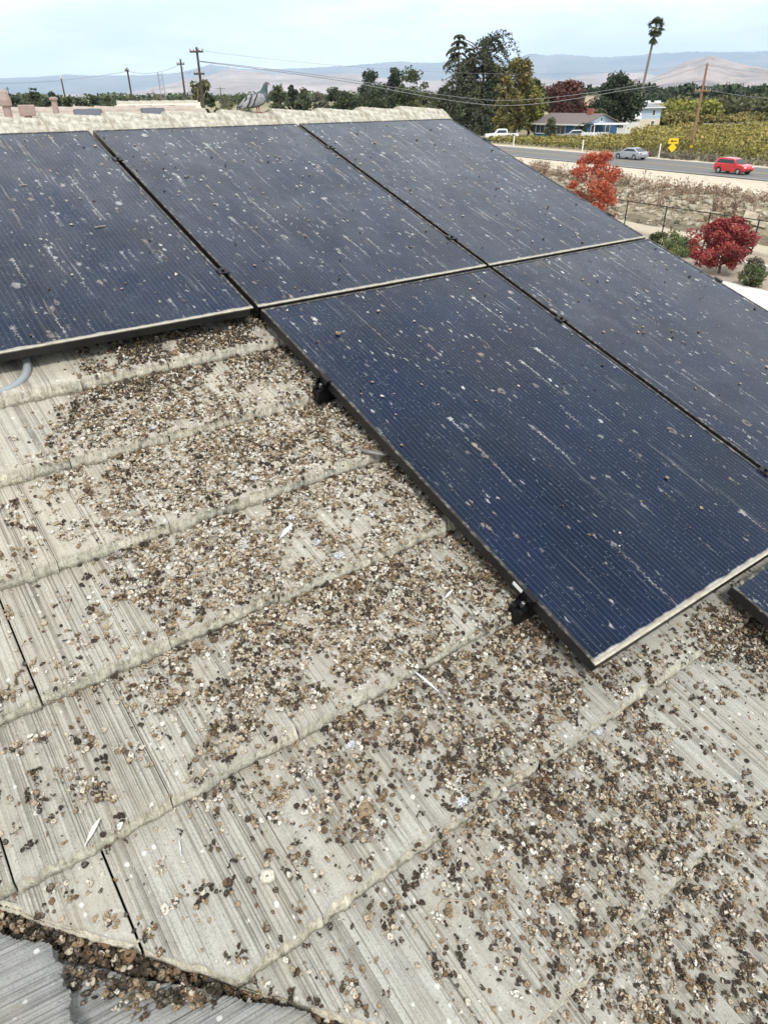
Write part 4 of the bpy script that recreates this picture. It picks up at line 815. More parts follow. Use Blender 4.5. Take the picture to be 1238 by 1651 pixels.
# ------------------------------------------------------------------ cars
M_TYRE = mat('tyre_rubber', (.015, .015, .015), .85); M_RIM = mat('alloy_rim', (.55, .55, .56), .3, .9); M_GLASS = mat('dark_car_glass', (.02, .028, .035), .06, 0, IOR=1.5)
M_LAMP = mat('headlight_lens', (.8, .8, .78), .1); M_TAIL = mat('tail_light', (.45, .02, .02), .2); M_PLAST = mat('black_car_plastic', (.02, .02, .02), .6); M_CHROME = mat('chrome', (.7, .7, .7), .15, 1)
def carm(name, paint, label, M, L, W, H, lower, cabin, wheels, wr_, glasses, group=None, bed=None, cat='car'):
    """x forward, y left. lower/cabin are side profiles (x, z)."""
    t = thing(name, label, cat, M, group); n = len(lower)
    def loft(prof, stations, name, m, cxz=(0, .7)):
        V = []; k = len(prof)
        for (yy_, sx, sz) in stations: V += [(cxz[0]+(x-cxz[0])*sx, yy_, cxz[1]+(z-cxz[1])*sz) for x, z in prof]
        Fc = [(i*k+j, i*k+(j+1) % k, (i+1)*k+(j+1) % k, (i+1)*k+j) for i in range(len(stations)-1) for j in range(k)]+[tuple(range(k))[::-1], tuple((len(stations)-1)*k+j for j in range(k))]
        mb = MB(); mb.add(V, Fc); return mb.obj(name, m, t, smooth=False, bevel=.025)
    h = W/2
    loft(lower, [(-h, .965, .90), (-h+.09, .99, .97), (-h*.5, 1.0, 1.0), (h*.5, 1.0, 1.0), (h-.09, .99, .97), (h, .965, .90)], 'body', paint)
    zc0 = min(z for _, z in cabin); hw = lambda z: h-.07-(z-zc0)*.30; k = len(cabin); mb = MB()
    mb.add([(x, -hw(z), z) for x, z in cabin]+[(x, hw(z), z) for x, z in cabin], [(j, (j+1) % k, k+(j+1) % k, k+j) for j in range(k)]+[tuple(range(k))[::-1], tuple(range(k, 2*k))]); mb.obj('cabin', paint, t, bevel=.04)
    for nm, poly, side in glasses:
        mb = MB()
        if side == 'side':
            for sg in (-1, 1):
                zb = min(z for _, z in poly); zt = max(z for _, z in poly); V = [(x, sg*(hw(z)+.008), z) for x, z in poly]; V += [(x, y-sg*.03, z) for x, y, z in V]; k = len(poly)
                mb.add(V, [tuple(range(k)), tuple(range(k, 2*k))[::-1]]+[(j, (j+1) % k, k+(j+1) % k, k+j) for j in range(k)])
        else:
            (x0, z0), (x1, z1) = poly; a, b = hw(z0)-.07, hw(z1)-.09; dx, dz = (z1-z0), -(x1-x0); l = math.hypot(dx, dz); sgn = 1 if dx*(1 if side == 'front' else -1) > 0 else -1; ox, oz = dx/l*.012*sgn, abs(dz/l)*.012
            V = [(x0+ox, -a, z0+oz), (x0+ox, a, z0+oz), (x1+ox, b, z1+oz), (x1+ox, -b, z1+oz)]; V += [(x-ox*2.4, y, z-oz*2.4) for x, y, z in V]
            mb.add(V, [(0, 1, 2, 3), (7, 6, 5, 4), (0, 4, 5, 1), (1, 5, 6, 2), (2, 6, 7, 3), (3, 7, 4, 0)])
        mb.obj(nm, M_GLASS, t)
    for wx in wheels:
        for sg in (-1, 1):
            Mw = M @ Matrix.Translation((wx, sg*(h-.10), wr_)) @ Matrix.Rotation(math.pi/2*(-sg), 4, 'X')
            mb = MB(); mb.lathe([(wr_*.62, -.10), (wr_*.92, -.105), (wr_, -.08), (wr_, .08), (wr_*.92, .105), (wr_*.62, .10)], (0, 0, 0), 20); w_ = mb.obj('wheel', M_TYRE, t, Mw)
            mb = MB(); mb.lathe([(wr_*.64, .06), (wr_*.64, .108), (wr_*.58, .104)], (0, 0, 0), 20)
            for a in range(5): mb.prism([(wr_*.1, -.03), (wr_*.6, -.045), (wr_*.6, .045), (wr_*.1, .03)], .108, .116, 'z')
            rr = MB(); rr.lathe([(wr_*.62, .06), (wr_*.62, .106), (wr_*.5, .098), (wr_*.14, .112), (.01, .112)], (0, 0, 0), 20); rr.obj('rim', M_RIM, w_, Mw)
            ar = MB(); ar.lathe([(wr_*1.16, .085), (wr_*1.16, .098), (wr_*1.0, .098)], (0, 0, 0), 20); ar.obj('wheel_arch', M_PLAST, t, Mw @ T(0, 0, 0.002) @ T(0, 0, -.0))
    xf = max(x for x, z in lower); xr = min(x for x, z in lower)
    for sg in (-1, 1):
        mb = MB(); mb.box(xf-.30, xf-.045, sg*(h-.24)-.14, sg*(h-.24)+.155, .62*H/1.5, .76*H/1.5); mb.obj('headlight', M_LAMP, t, bevel=.03)
        mb = MB(); mb.box(xr+.02, xr+.16, sg*(h-.2)-.10, sg*(h-.2)+.14, .72*H/1.5, .93*H/1.5); mb.obj('tail_light', M_TAIL, t, bevel=.02)
        mb = MB(); mb.box(cabin[-1][0]*.0+glasses[0][1][0][0]-.05, glasses[0][1][0][0]+.10, sg*(h+.02)-.08, sg*(h+.02)+.08, .98*H/1.5, 1.10*H/1.5); mb.obj('mirror', paint, t, bevel=.03)
    mb = MB(); mb.box(xf-.10, xf-.012, -h*.62, h*.62, .30, .50); mb.obj('grille', M_PLAST, t, bevel=.02)
    mb = MB(); mb.box(xr+.012, xr+.08, -.26, .26, .62*H/1.5, .74*H/1.5); mb.obj('number_plate', mat('plate', (.75, .75, .72), .5), t)
    return t
RED = mat('red_car_paint', (.55, .008, .015), .25, 0, **{'Coat Weight': .8}); SIL = mat('silver_car_paint', (.50, .53, .56), .28, .6, **{'Coat Weight': .6}); WHT = mat('white_car_paint', (.74, .75, .74), .35, 0, **{'Coat Weight': .4})
def onroad(s, n, head): # head +1: along ROADD
    p = ws(s, n, .03); a = math.atan2(ROADD[1]*head, ROADD[0]*head); return T(p[0], p[1], .03, a)
def onray(px, n):
    d = ray(px, 260); d = d/math.hypot(d[0], d[1]); return d*(n/(d[0]*ROADN[0]+d[1]*ROADN[1]))
s_, n_ = sn(onray(1184, 63.4))
carm('hatchback_car', RED, 'red boxy hatchback driving on the road towards the right', onroad(s_, 63.4, 1) @ Matrix.Scale(.80, 4), 4.1, 1.8, 1.62,
     [(-2.0, .32), (-1.7, .24), (1.75, .24), (2.02, .34), (2.05, .62), (1.95, .86), (1.60, .98), (1.0, 1.04), (-1.98, 1.06), (-2.06, .7)],
     [(1.10, .98), (.42, 1.50), (.15, 1.60), (-1.2, 1.63), (-1.72, 1.58), (-1.98, 1.0)], (1.28, -1.28), .335,
     [('window', [(.72, 1.06), (.30, 1.46), (-1.5, 1.46), (-1.78, 1.10)], 'side'), ('windscreen', [(1.02, 1.06), (.44, 1.49)], 'front'), ('rear_window', [(-1.93, 1.12), (-1.76, 1.50)], 'rear')])
s_, n_ = sn(onray(1015, 68.2))
carm('sedan_car', SIL, 'silver sedan driving away on the far side of the road', onroad(s_, 68.2, -1) @ Matrix.Scale(.82, 4), 4.85, 1.83, 1.46,
     [(-2.38, .34), (-2.1, .24), (2.15, .24), (2.42, .34), (2.42, .55), (2.30, .72), (1.2, .90), (.8, .95), (-1.5, 1.00), (-2.30, .98), (-2.42, .7)],
     [(1.22, .90), (.35, 1.38), (-.1, 1.45), (-.75, 1.44), (-1.15, 1.36), (-1.98, .98)], (1.48, -1.38), .34,
     [('window', [(.78, .97), (.28, 1.30), (-1.0, 1.32), (-1.55, 1.02)], 'side'), ('windscreen', [(1.12, .97), (.38, 1.38)], 'front'), ('rear_window', [(-1.88, 1.04), (-1.18, 1.37)], 'rear')])
p = at(808, 221, 127)
pk = carm('pickup_truck', WHT, 'white pickup truck parked under the yellowing trees', T(p[0], p[1], 0, math.radians(178)), 5.3, 1.85, 1.72,
     [(-2.6, .45), (2.3, .40), (2.62, .5), (2.62, .85), (2.5, 1.02), (1.3, 1.10), (-2.6, 1.12), (-2.65, .8)],
     [(1.35, 1.05), (.78, 1.62), (.4, 1.70), (-.55, 1.70), (-.8, 1.60), (-.85, 1.1)], (1.65, -1.6), .38,
     [('window', [(.95, 1.15), (.65, 1.54), (-.6, 1.54), (-.7, 1.15)], 'side'), ('windscreen', [(1.26, 1.13), (.80, 1.6)], 'front'), ('rear_window', [(-.86, 1.2), (-.82, 1.55)], 'rear')], cat='pickup truck')
mb = MB(); mb.box(-2.5, -.95, -.75, .75, 1.10, 1.135); mb.obj('truck_bed', M_PLAST, pk)
p = at(925, 219, 130)
carm('parked_car', mat('grey_car_paint', (.30, .31, .32), .35, .4), 'grey car parked in front of the blue house', T(p[0], p[1], 0, math.radians(175)), 4.5, 1.8, 1.45,
     [(-2.2, .34), (2.2, .30), (2.3, .55), (2.2, .75), (1.2, .92), (-2.2, .98), (-2.3, .7)], [(1.2, .9), (.5, 1.4), (-.9, 1.44), (-1.8, .98)], (1.4, -1.35), .33,
     [('window', [(.75, .97), (.4, 1.32), (-.9, 1.34), (-1.45, 1.0)], 'side'), ('windscreen', [(1.1, .97), (.52, 1.38)], 'front'), ('rear_window', [(-1.7, 1.02), (-.95, 1.4)], 'rear')])
# ------------------------------------------------------------------ houses beyond the road
M_BLUE = noisy('blue_siding', (.03, .10, .20), (.04, .12, .24), 2, .7, stretch=(.3, .3, 8)); M_PALEB = noisy('pale_blue_siding', (.36, .46, .56), (.42, .52, .62), 2, .75, stretch=(.3, .3, 8))
M_RBRN = noisy('brown_shingles', (.13, .10, .09), (.19, .155, .14), 6, .95, .2, .02); M_WTRIM = mat('white_trim', (.72, .72, .69), .6); M_WIN = mat('window_glass', (.05, .06, .07), .1); M_CURT = mat('curtain', (.5, .48, .42), .9)
M_CREAM = noisy('cream_plaster', (.56, .49, .38), (.62, .55, .44), 4, .9); M_BRICK = noisy('red_brick', (.32, .10, .07), (.24, .09, .07), 20, .9); M_WROOF = mat('white_metal_roof', (.75, .75, .74), .5); M_GREYR = noisy('grey_shingles', (.20, .20, .22), (.27, .27, .29), 6, .95)
def bldg(name, label, M, L, W, h, rh, wall, roof, wins, over=.5, gable=None, hip=0, cat='house'):
    """x along the front (facing -y), origin at left front corner"""
    t = thing(name, label, cat, M); mb = MB()
    mb.add([(0, 0, 0), (L, 0, 0), (L, W, 0), (0, W, 0), (0, 0, h), (L, 0, h), (L, W, h), (0, W, h)], [(0, 1, 5, 4), (1, 2, 6, 5), (2, 3, 7, 6), (3, 0, 4, 7)]); mb.obj('wall', wall, t)
    if rh:
        if not hip:
            mb = MB(); mb.prism([(0, h+.002), (W, h+.002), (W/2, h+rh)], L-.03, L, 'x'); mb.prism([(0, h+.002), (W, h+.002), (W/2, h+rh)], 0, .03, 'x'); mb.obj('gable', gable or wall, t)
        mb = MB(); o = over; dz = rh/(W/2)*o
        a = [(-o, -o, h-dz+.08), (L+o, -o, h-dz+.08), (L+o-hip, W/2, h+rh+.08), (-o+hip, W/2, h+rh+.08), (L+o, W+o, h-dz+.08), (-o, W+o, h-dz+.08)]
        b = [(x, y, z-.14) for x, y, z in a]; mb.add(a+b, [(0, 1, 2, 3), (3, 2, 4, 5), (6, 9, 8, 7), (9, 11, 10, 8), (0, 6, 7, 1), (5, 4, 10, 11), (1, 7, 8, 2), (2, 8, 10, 4), (0, 3, 9, 6), (3, 5, 11, 9)]); rf = mb.obj('roof', roof, t)
        mb = MB(); mb.box(-o+.02, L+o-.02, -o-.06, -o-.004, h-dz-.08, h-dz+.09); mb.obj('fascia', M_WTRIM, rf)
    else:
        mb = MB(); mb.box(-.3, L+.3, -.3, W+.3, h+.002, h+.25); rf = mb.obj('roof', roof, t)
    for (side, x, z, w, hh) in wins:
        fr_ = MB(); pn = MB()
        if side == 'f':
            fr_.box(x-.12, x+w+.12, -.06, -.003, z-.14, z+hh+.12); pn.box(x, x+w*.48, -.075, -.062, z, z+hh); pn.box(x+w*.52, x+w, -.075, -.062, z, z+hh)
        else:
            fr_.box(L+.003, L+.06, x-.12, x+w+.12, z-.14, z+hh+.12); pn.box(L+.062, L+.075, x, x+w*.48, z, z+hh); pn.box(L+.062, L+.075, x+w*.52, x+w, z, z+hh)
        f_ = fr_.obj('window', M_WTRIM, t); pn.obj('pane', M_WIN, f_)
    return t, rf
# blue bungalow
a = at(860, 215, 137); b = at(938, 215, 131); ang = math.atan2(b[1]-a[1], b[0]-a[0]); L = math.hypot(b[0]-a[0], b[1]-a[1])
t, rf = bldg('bungalow', 'blue bungalow with brown roof and white window frames beyond the road', T(a[0], a[1], 0, ang), L, 9.5, 2.2, 1.3, M_BLUE, M_RBRN, [('f', .5, .75, 1.7, 1.1), ('f', L*.48, .7, 1.7, 1.15), ('f', L-1.5, .75, .9, 1.1), ('r', 2.2, .8, .9, 1.1), ('r', 6.2, .8, 1.0, 1.1), ('r', 4.5, 2.5, .4, .45)], gable=M_PALEB)
mb = MB(); mb.box(L-2.4, L-1.55, 4.0, 4.7, 3.1, 4.3); mb.obj('chimney', M_BRICK, rf)
# pale two storey house behind the walnut
a = at(1012, 205, 160); b = at(1061, 205, 166); ang = math.atan2(b[1]-a[1], b[0]-a[0]); L = math.hypot(b[0]-a[0], b[1]-a[1])
t, rf = bldg('two_storey_house', 'pale blue and cream two storey house half hidden by the dark tree', T(a[0], a[1], 0, ang), L, 7, 4.0, .8, M_PALEB, M_GREYR, [('f', L-2.3, 2.6, .6, .9), ('f', L-2.3, .7, .8, .9), ('f', 1.2, 2.6, .7, .9)], hip=2)
mb = MB(); mb.box(-.4, L-.004, -.05, -.004, 0, 2.0); pl_ = mb.obj('lower_wall', M_CREAM, t); 
# white outbuildings by the trunk
for (x, w, D, h, lab) in ((955, 22, 150, 2.6, 'white shed between the bungalow and the dark tree'), (992, 30, 152, 2.4, 'low white shed behind the trunks of the dark tree')):
    a = at(x, 205, D); bldg('shed', lab, T(a[0], a[1], 0, -.2), w/F*D, 3.5, h, .7, M_WTRIM, M_WROOF, [('f', .6, .9, .7, .9)], over=.2, cat='shed')
a = at(1037, 170, 325); b = at(1085, 170, 330)
L = math.hypot(b[0]-a[0], b[1]-a[1]); t, rf = bldg('warehouse', 'long cream warehouse with a white roof at the edge of the vineyard', T(a[0], a[1], 0, math.atan2(b[1]-a[1], b[0]-a[0])), L, 18, 2.6, 0, M_CREAM, M_WROOF, [], cat='warehouse')
for k in (.25, .6): mb = MB(); mb.box(L*k-.9, L*k+.9, 3, 5, 2.86, 3.5); mb.obj('roof_unit', M_WROOF, rf)
a = at(905, 160, 230); bldg('barn', 'tan barn roof showing between the maroon tree and the dark tree', T(*azd(945, 160, 210), 0, -.3), 6.5, 8, 3.5, 2.2, M_CREAM, noisy('tan_roof', (.30, .22, .16), (.38, .29, .2), 3, .95), [], cat='barn')
# white fence bits and carport by the bungalow
p = at(937, 214, 129); mb = MB()
for k in range(15): mb.box(k*.27, k*.27+.2, 0, .03, .1, 1.15+.05*(k % 2))
mb.box(0, 4.0, .032, .07, .3, .4); mb.box(0, 4.0, .032, .07, .9, 1.0); tag(mb.obj('picket_fence', M_WTRIM, None, T(p[0], p[1], 0, -.25)), 'white picket fence in front of the blue bungalow', 'fence')
p = at(955, 212, 131); t = thing('carport', 'flat white carport at the gable end of the bungalow', 'carport', T(p[0], p[1], 0, -.25)); mb = MB(); mb.box(0, 5.2, 0, 4, 2.1, 2.25); mb.obj('roof', M_WROOF, t)
for x, y in ((.2, .2), (5, .2), (.2, 3.8), (5, 3.8)): mb = MB(); mb.box(x-.06, x+.06, y-.06, y+.06, 0, 2.098); mb.obj('post', M_WTRIM, t)
# ------------------------------------------------------------------ sign and marker posts
M_YEL = mat('yellow_sign', (.85, .55, .01), .5); M_SB = mat('sign_black', (.01, .01, .01), .5)
D = 94.5; p = at(1083, 240, D); yaw = math.atan2(p[1], p[0])-math.pi/2-.12
t = thing('road_sign', 'yellow arrow sign above a yellow diamond sign at the verge', 'sign', T(p[0], p[1], 0, yaw)); z1 = zat(1083, 227.5, D); z2 = zat(1083, 238, D)
mb = MB(); mb.box(-.04, .04, .03, .09, 0, z1+.2); mb.obj('post', noisy('sign_post_wood', (.2, .16, .12), (.28, .23, .18), 6, .9), t)
mb = MB(); mb.box(-.52, .52, 0, .025, z1-.27, z1+.27); a_ = mb.obj('arrow_plate', M_YEL, t, bevel=.02)
mb = MB(); mb.prism([(-.36, z1), (-.12, z1+.14), (-.12, z1+.05), (.36, z1+.05), (.36, z1-.05), (-.12, z1-.05), (-.12, z1-.14)], -.008, -.003, 'y'); mb.obj('arrow', M_SB, a_)
mb = MB(); mb.prism([(0, z2-.48), (.48, z2), (0, z2+.48), (-.48, z2)], 0, .025, 'y'); mb.obj('diamond_plate', M_YEL, t)
M_POST = mat('white_marker', (.74, .72, .66), .6)
for (x, y, D, h, lab) in ((827, 240, 110, 1.25, 'white marker post farthest along the road, by the vineyard'), (938, 244, 100, 1.3, 'white marker post between the orange maple and the silver sedan'), (1061, 254, 91, 1.4, 'white marker post between the silver sedan and the yellow sign')):
    d = ray(x, y); az_ = math.atan2(d[0], d[1]); D = 72.4/(math.sin(az_)*ROADN[0]+math.cos(az_)*ROADN[1]); p = EYE+d*(D/math.hypot(d[0], d[1])); ang = random.uniform(-.05, .05)
    mb = MB(); mb.box(-.07, .07, -.05, .05, -.1, h); mb.box(-.06, .06, -.04, .04, h, h+.06); tag(mb.obj('marker_post', M_POST, None, T(p[0], p[1], 0, .3), bevel=.015), lab, 'post', 'white marker posts along the far verge')
# ------------------------------------------------------------------ poles and wires
M_POLE = noisy('dark_wooden_pole', (.05, .04, .035), (.09, .07, .055), 3, .9, stretch=(3, 3, .4)); M_POLE2 = noisy('brown_wooden_pole', (.22, .12, .07), (.30, .18, .11), 3, .9, stretch=(3, 3, .4)); M_INS = mat('insulator', (.35, .3, .26), .3); M_WIRE = mat('wire', (.22, .22, .23), .6)
POLES = {}
def pole(key, x, ytop, D, label, m, arms=(), r=.16, xb=None, cap=None):
    p = at(x, ytop, D); H = p[2]; lean = (0, 0)
    t = thing('utility_pole', label, 'pole', T(p[0], p[1], 0, 0), 'wooden utility poles')
    mb = MB(); mb.tube([(0, 0, -.1), (0, 0, H*.5), (0, 0, H)], [r, r*.85, r*.65], 10); mb.obj('shaft', m, t); yaw = {'L': math.atan2(ROADN[1], ROADN[0]), 'X': -.1}
    for (dz, w, kk) in arms:
        a = -.1; c, s = math.cos(a), math.sin(a); mb = MB(); A_ = Matrix.Rotation(a, 4, 'Z')
        Ma = T(p[0], p[1], H-dz, a); mb.box(-w, w, -.06-r, .05-r, -.06, .06); ar = mb.obj('crossarm', m, t, Ma)
        for q in (-.92, -.4, .4, .92): mb = MB(); mb.lathe([(.05, 0), (.07, .05), (.03, .16)], (q*w, -r, .062), 8); mb.obj('insulator', M_INS, ar, Ma)
    if cap: mb = MB(); mb.lathe([(r*.5, 0), (r*1.2, .1), (r*1.2, .5), (r*.6, .55)], (0, 0, H-.1), 8); mb.obj('transformer', mat('pale_cap', (.6, .6, .58), .6), t)
    POLES[key] = p; return t
pole('tall', 317, 76, 66, 'tallest dark wooden pole with two crossarms left of the pigeon', M_POLE, ((.30, .52, 0), (1.75, .42, 0)), r=.13)
pole('b', 291, 95, 95, 'dark pole standing just left of the tallest crossarm pole', M_POLE, ((.5, .42, 0),), r=.14)
pole('c', 205, 109, 100, 'plain dark pole standing alone above the row of trees', M_POLE, ((.3, .22, 0),), r=.14)
pole('d', 99, 126, 130, 'short dark pole with a pale cap above the trees at left', M_POLE, (), r=.15, cap=True)
pole('e', 355, 140, 260, 'distant slender pole seen between the crossarm pole and the pigeon', M_POLE, ((.5, 1.6, 0),), r=.18)
pole('f', 12, 140, 240, 'distant thin pole near the left edge', M_POLE, ((.5, .6, 0),), r=.14)
pole('right', 1140, 102, 96.3, 'brown wooden pole leaning above the vineyard beside the yellow sign', M_POLE2, ((2.55, .85, 0),), r=.17)
mb = MB(); mb.lathe([(.175, 0), (.175, .25)], (0, 0, zat(1120, 238, 96.3)), 10); o = mb.obj('marker_band', M_YEL, bpy.data.objects[[o.name for o in bpy.data.objects if o.get('label', '').startswith('brown wooden pole')][0]])
# lattice mast
p = at(258, 117, 150); t = thing('lattice_mast', 'thin grey lattice mast between the plain pole and the twisted tree', 'mast', T(p[0], p[1], 0, .3)); H = p[2]; mb = MB(); w = .5
for x, y in ((-w, -w), (w, -w), (w, w), (-w, w)): mb.tube([(x, y, 0), (x*.7, y*.7, H)], .035, 4)
n_ = 14
for k in range(n_):
    z0_, z1_ = H*k/n_, H*(k+1)/n_
    for (x, y), (x2, y2) in (((-w, -w), (w, -w)), ((w, -w), (w, w)), ((w, w), (-w, w)), ((-w, w), (-w, -w))): mb.tube([(x*.85, y*.85, z0_), (x2*.85, y2*.85, z1_)], .022, 4)
mb.obj('lattice', mat('galvanised', (.34, .35, .37), .5, .6), t)
def wire(a, b, sag, label, r=.018, n=26):
    a, b = Vector(a), Vector(b); mb = MB(); mb.tube([a.lerp(b, k/n)+Vector((0, 0, -4*sag*(k/n)*(1-k/n))) for k in range(n+1)], r, 5); tag(mb.obj('overhead_wire', M_WIRE, smooth=True), label, 'wire', 'overhead wires between the poles')
L_, R_ = POLES['tall'], POLES['right']
o = lambda p, dz, dx=0: (p[0]+dx, p[1], p[2]-dz)
def wire_pts(pts, dy, label, r, side):
    d0 = np.array([R_[0]-L_[0], R_[1]-L_[1]]); out_ = []
    for x, y in pts:
        d = ray(x, y+dy); k = d[:2]; A_ = np.array([[k[0], -d0[0]], [k[1], -d0[1]]]); t, q = np.linalg.solve(A_, np.array([L_[0]+side, L_[1]])); out_.append(tuple(EYE+d*t))
    mb = MB(); mb.tube(bez(out_, 6), r*.62, 5); tag(mb.obj('overhead_wire', M_WIRE, smooth=True), label, 'wire', 'overhead wires between the poles')
WP = [(319, 98), (407, 108), (480, 117), (573, 130), (640, 142), (720, 154), (800, 162), (869, 159), (940, 151), (1017, 139), (1080, 123), (1139, 104)]
wire_pts(WP, 0, 'upper thick overhead wire sagging in front of the golden trees', .034, 0)
WP2 = [(319, 99), (407, 110), (480, 120), (573, 134), (640, 147), (720, 161), (800, 170), (869, 167), (940, 157), (1017, 144), (1080, 136), (1139, 129)]
wire_pts(WP2, 0, 'lower thick overhead wire sagging in front of the blue house roof', .042, .5)
wire(o(L_, .2, 0), o(R_, .1, 0), 1.2, 'thin top overhead wire between the tallest and the brown pole', .010)
wire(o(L_, 1.6, -.7), o(POLES['b'], .45, 0), .4, 'overhead wire from the tallest pole to the pole just left of it', .02)
wire(o(POLES['b'], .45, 0), o(POLES['c'], .35, 0), .5, 'overhead wire between the two dark poles at left', .02)
wire(o(POLES['c'], .35, 0), at(-60, 133, 118), .5, 'overhead wire running off the left edge from the lone dark pole', .02)
pr_ = at(1420, 108, 110)
wire(o(R_, .1, 0), pr_, .8, 'thin overhead wire leaving the brown pole for the right edge', .012); wire(o(R_, 2.45, .6), at(1420, 150, 110), .8, 'thick overhead wire leaving the brown crossarm for the right edge', .018)
# ------------------------------------------------------------------ neighbouring roofs behind the ridge
M_PINK = noisy('pink_clay_tile', (.33, .27, .23), (.43, .37, .31), 7, .9, .4, .01); M_PINK2 = noisy('faded_clay', (.31, .22, .19), (.38, .29, .25), 12, .85)
def nroof(name, label, xa, xb, yr, D, drop, mr, capm, mwall):
    a = at(xa, yr, D); b = at(xb, yr, D*1.0); ang = math.atan2(b[1]-a[1], b[0]-a[0]); L = math.hypot(b[0]-a[0], b[1]-a[1]); H = (a[2]+b[2])/2; M = T(a[0], a[1], 0, ang)
    t = thing(name, label, 'house', M); W = drop/math.tan(.32); mb = MB(); n = int(W/.345)
    for sg in (-1, 1):
        for k in range(n):
            y0, z0 = k*.345, H-.06-k*.345*math.tan(.32); y1, z1 = (k+1)*.345, H-.06-(k+1)*.345*math.tan(.32)+.03
            f = [(0, 1, 2, 3), (3, 2, 5, 4)]
            mb.add([(0, sg*y0, z0), (L, sg*y0, z0), (L, sg*y1, z1), (0, sg*y1, z1), (0, sg*y1, z1-.035), (L, sg*y1, z1-.035)], f)
    mb.obj('roof_slope', mr, t)
    for k in range(int(L/.34)):
        mb = MB(); mb.prism([(-.13, -.09), (-.12, -.06), (-.04, 0), (.04, 0), (.12, -.06), (.13, -.09), (.0, -.05)], 0, .37, 'x'); mb.obj('ridge_cap', capm, t, M @ Matrix.Translation((k*.34, 0, H)) @ Matrix.Rotation(.05, 4, 'Y'))
    mb = MB(); ze = H-drop; mb.add([(.3, -W+.4, 0), (L-.3, -W+.4, 0), (L-.3, W-.4, 0), (.3, W-.4, 0), (.3, -W+.4, ze), (L-.3, -W+.4, ze), (L-.3, W-.4, ze), (.3, W-.4, ze), (.3, 0, H-.2), (L-.3, 0, H-.2)], [(0, 1, 5, 4), (2, 3, 7, 6), (1, 2, 6, 9, 5), (3, 0, 4, 8, 7)]); mb.obj('wall', mwall, t)
    return t, M, L, H
tn_, Mn, Ln, Hn = nroof('neighbour_house', 'pinkish clay roofed house just behind the whitewashed ridge', -60, 330, 170.5, 15, 1.6, M_PINK, M_PINK, M_STUCCO)
tb_, Mb, Lb, Hb_ = nroof('neighbour_house', 'small beige tiled roof behind the pinkish roof, left of the pigeon', 188, 322, 161.5, 26, 1.6, noisy('beige_tile', (.52, .45, .36), (.62, .55, .45), 6, .9), M_RIDGE, M_STUCCO)
def npanels(M, H, x0, x1, d0, label, group):
    al = .31; Mp = M @ Matrix.Translation((x0, 0, H-.09)) @ Matrix.Rotation(al, 4, 'X'); t = thing('roof_panel', label, 'solar panel', Mp, group); mb = MB(); mb.box(0, x1-x0, -1.65-d0, -d0, .03, .07); mb.obj('frame', M_FRAME, t, bevel=.004)
    mb = MB(); mb.box(.03, x1-x0-.03, -1.62-d0, -.03-d0, .071, .074); mb.obj('glass_laminate', mat('far_cells', (.008, .012, .035), .2), t)
def xon(M, px, D): p = at(px, 172, D); q = M.inverted() @ Vector(p); return q[0]
for (a, b, lab) in ((118, 163, 'dark panel on the pinkish roof beside the thin vent pipe'), (225, 263, 'dark panel on the pinkish roof below the beige roof')):
    npanels(Mn, Hn, xon(Mn, a, 15), xon(Mn, b, 15), .05, lab, 'panels on the neighbouring roofs')
for (a, b, lab) in ((196, 247, 'left dark panel on the small beige roof'), (262, 283, 'right dark panel on the small beige roof')):
    npanels(Mb, Hb_, xon(Mb, a, 26), xon(Mb, b, 26), .35, lab, 'panels on the neighbouring roofs')
def vent(x, yt, D, r, kind, label):
    p = at(x, yt, D); H = p[2]; zb = H-.62; t = thing('vent_pipe', label, 'vent', T(p[0], p[1], zb, .4), 'clay coloured vents on the neighbouring roof'); h = .62
    mb = MB()
    if kind == 'box':
        mb.lathe([(r*.6, -.3), (r*.6, h-.14)], n=14); mb.obj('pipe', M_PINK2, t, smooth=False); mb = MB(); mb.box(-r*1.35, r*1.35, -r*1.2, r*1.2, h-.14, h); mb.obj('cap', M_PINK2, t, bevel=.015)
    elif kind == 'cone':
        mb.lathe([(r*1.5, h-.62), (r*.9, h-.50), (r*.85, h-.2)], n=18); mb.lathe([(r*.85, -.4), (r*.85, h-.16)], n=18); mb.obj('pipe', M_PINK2, t); mb = MB(); mb.lathe([(r*1.25, h-.16), (r*1.3, h-.10), (r*.85, h), (r*.2, h+.03)], n=18); mb.obj('cap', M_PINK2, t)
    else:
        mb.lathe([(r, -.4), (r*.92, h-.045)], n=18); mb.obj('pipe', M_PINK2, t); mb = MB(); mb.lathe([(r*1.0, h-.045), (r*1.35, h-.035), (r*1.35, h-.01), (r*.5, h)], n=18); mb.obj('cap', M_PINK2, t)
vent(5, 148, 12.0, .060, 'cone', 'thick vent pipe with a conical hood at the left edge'); vent(42, 169, 12.6, .082, 'box', 'squat vent with a flat box cap between the two pipes'); vent(86, 156, 12.4, .044, 'pipe', 'thin straight vent pipe with a round cap')
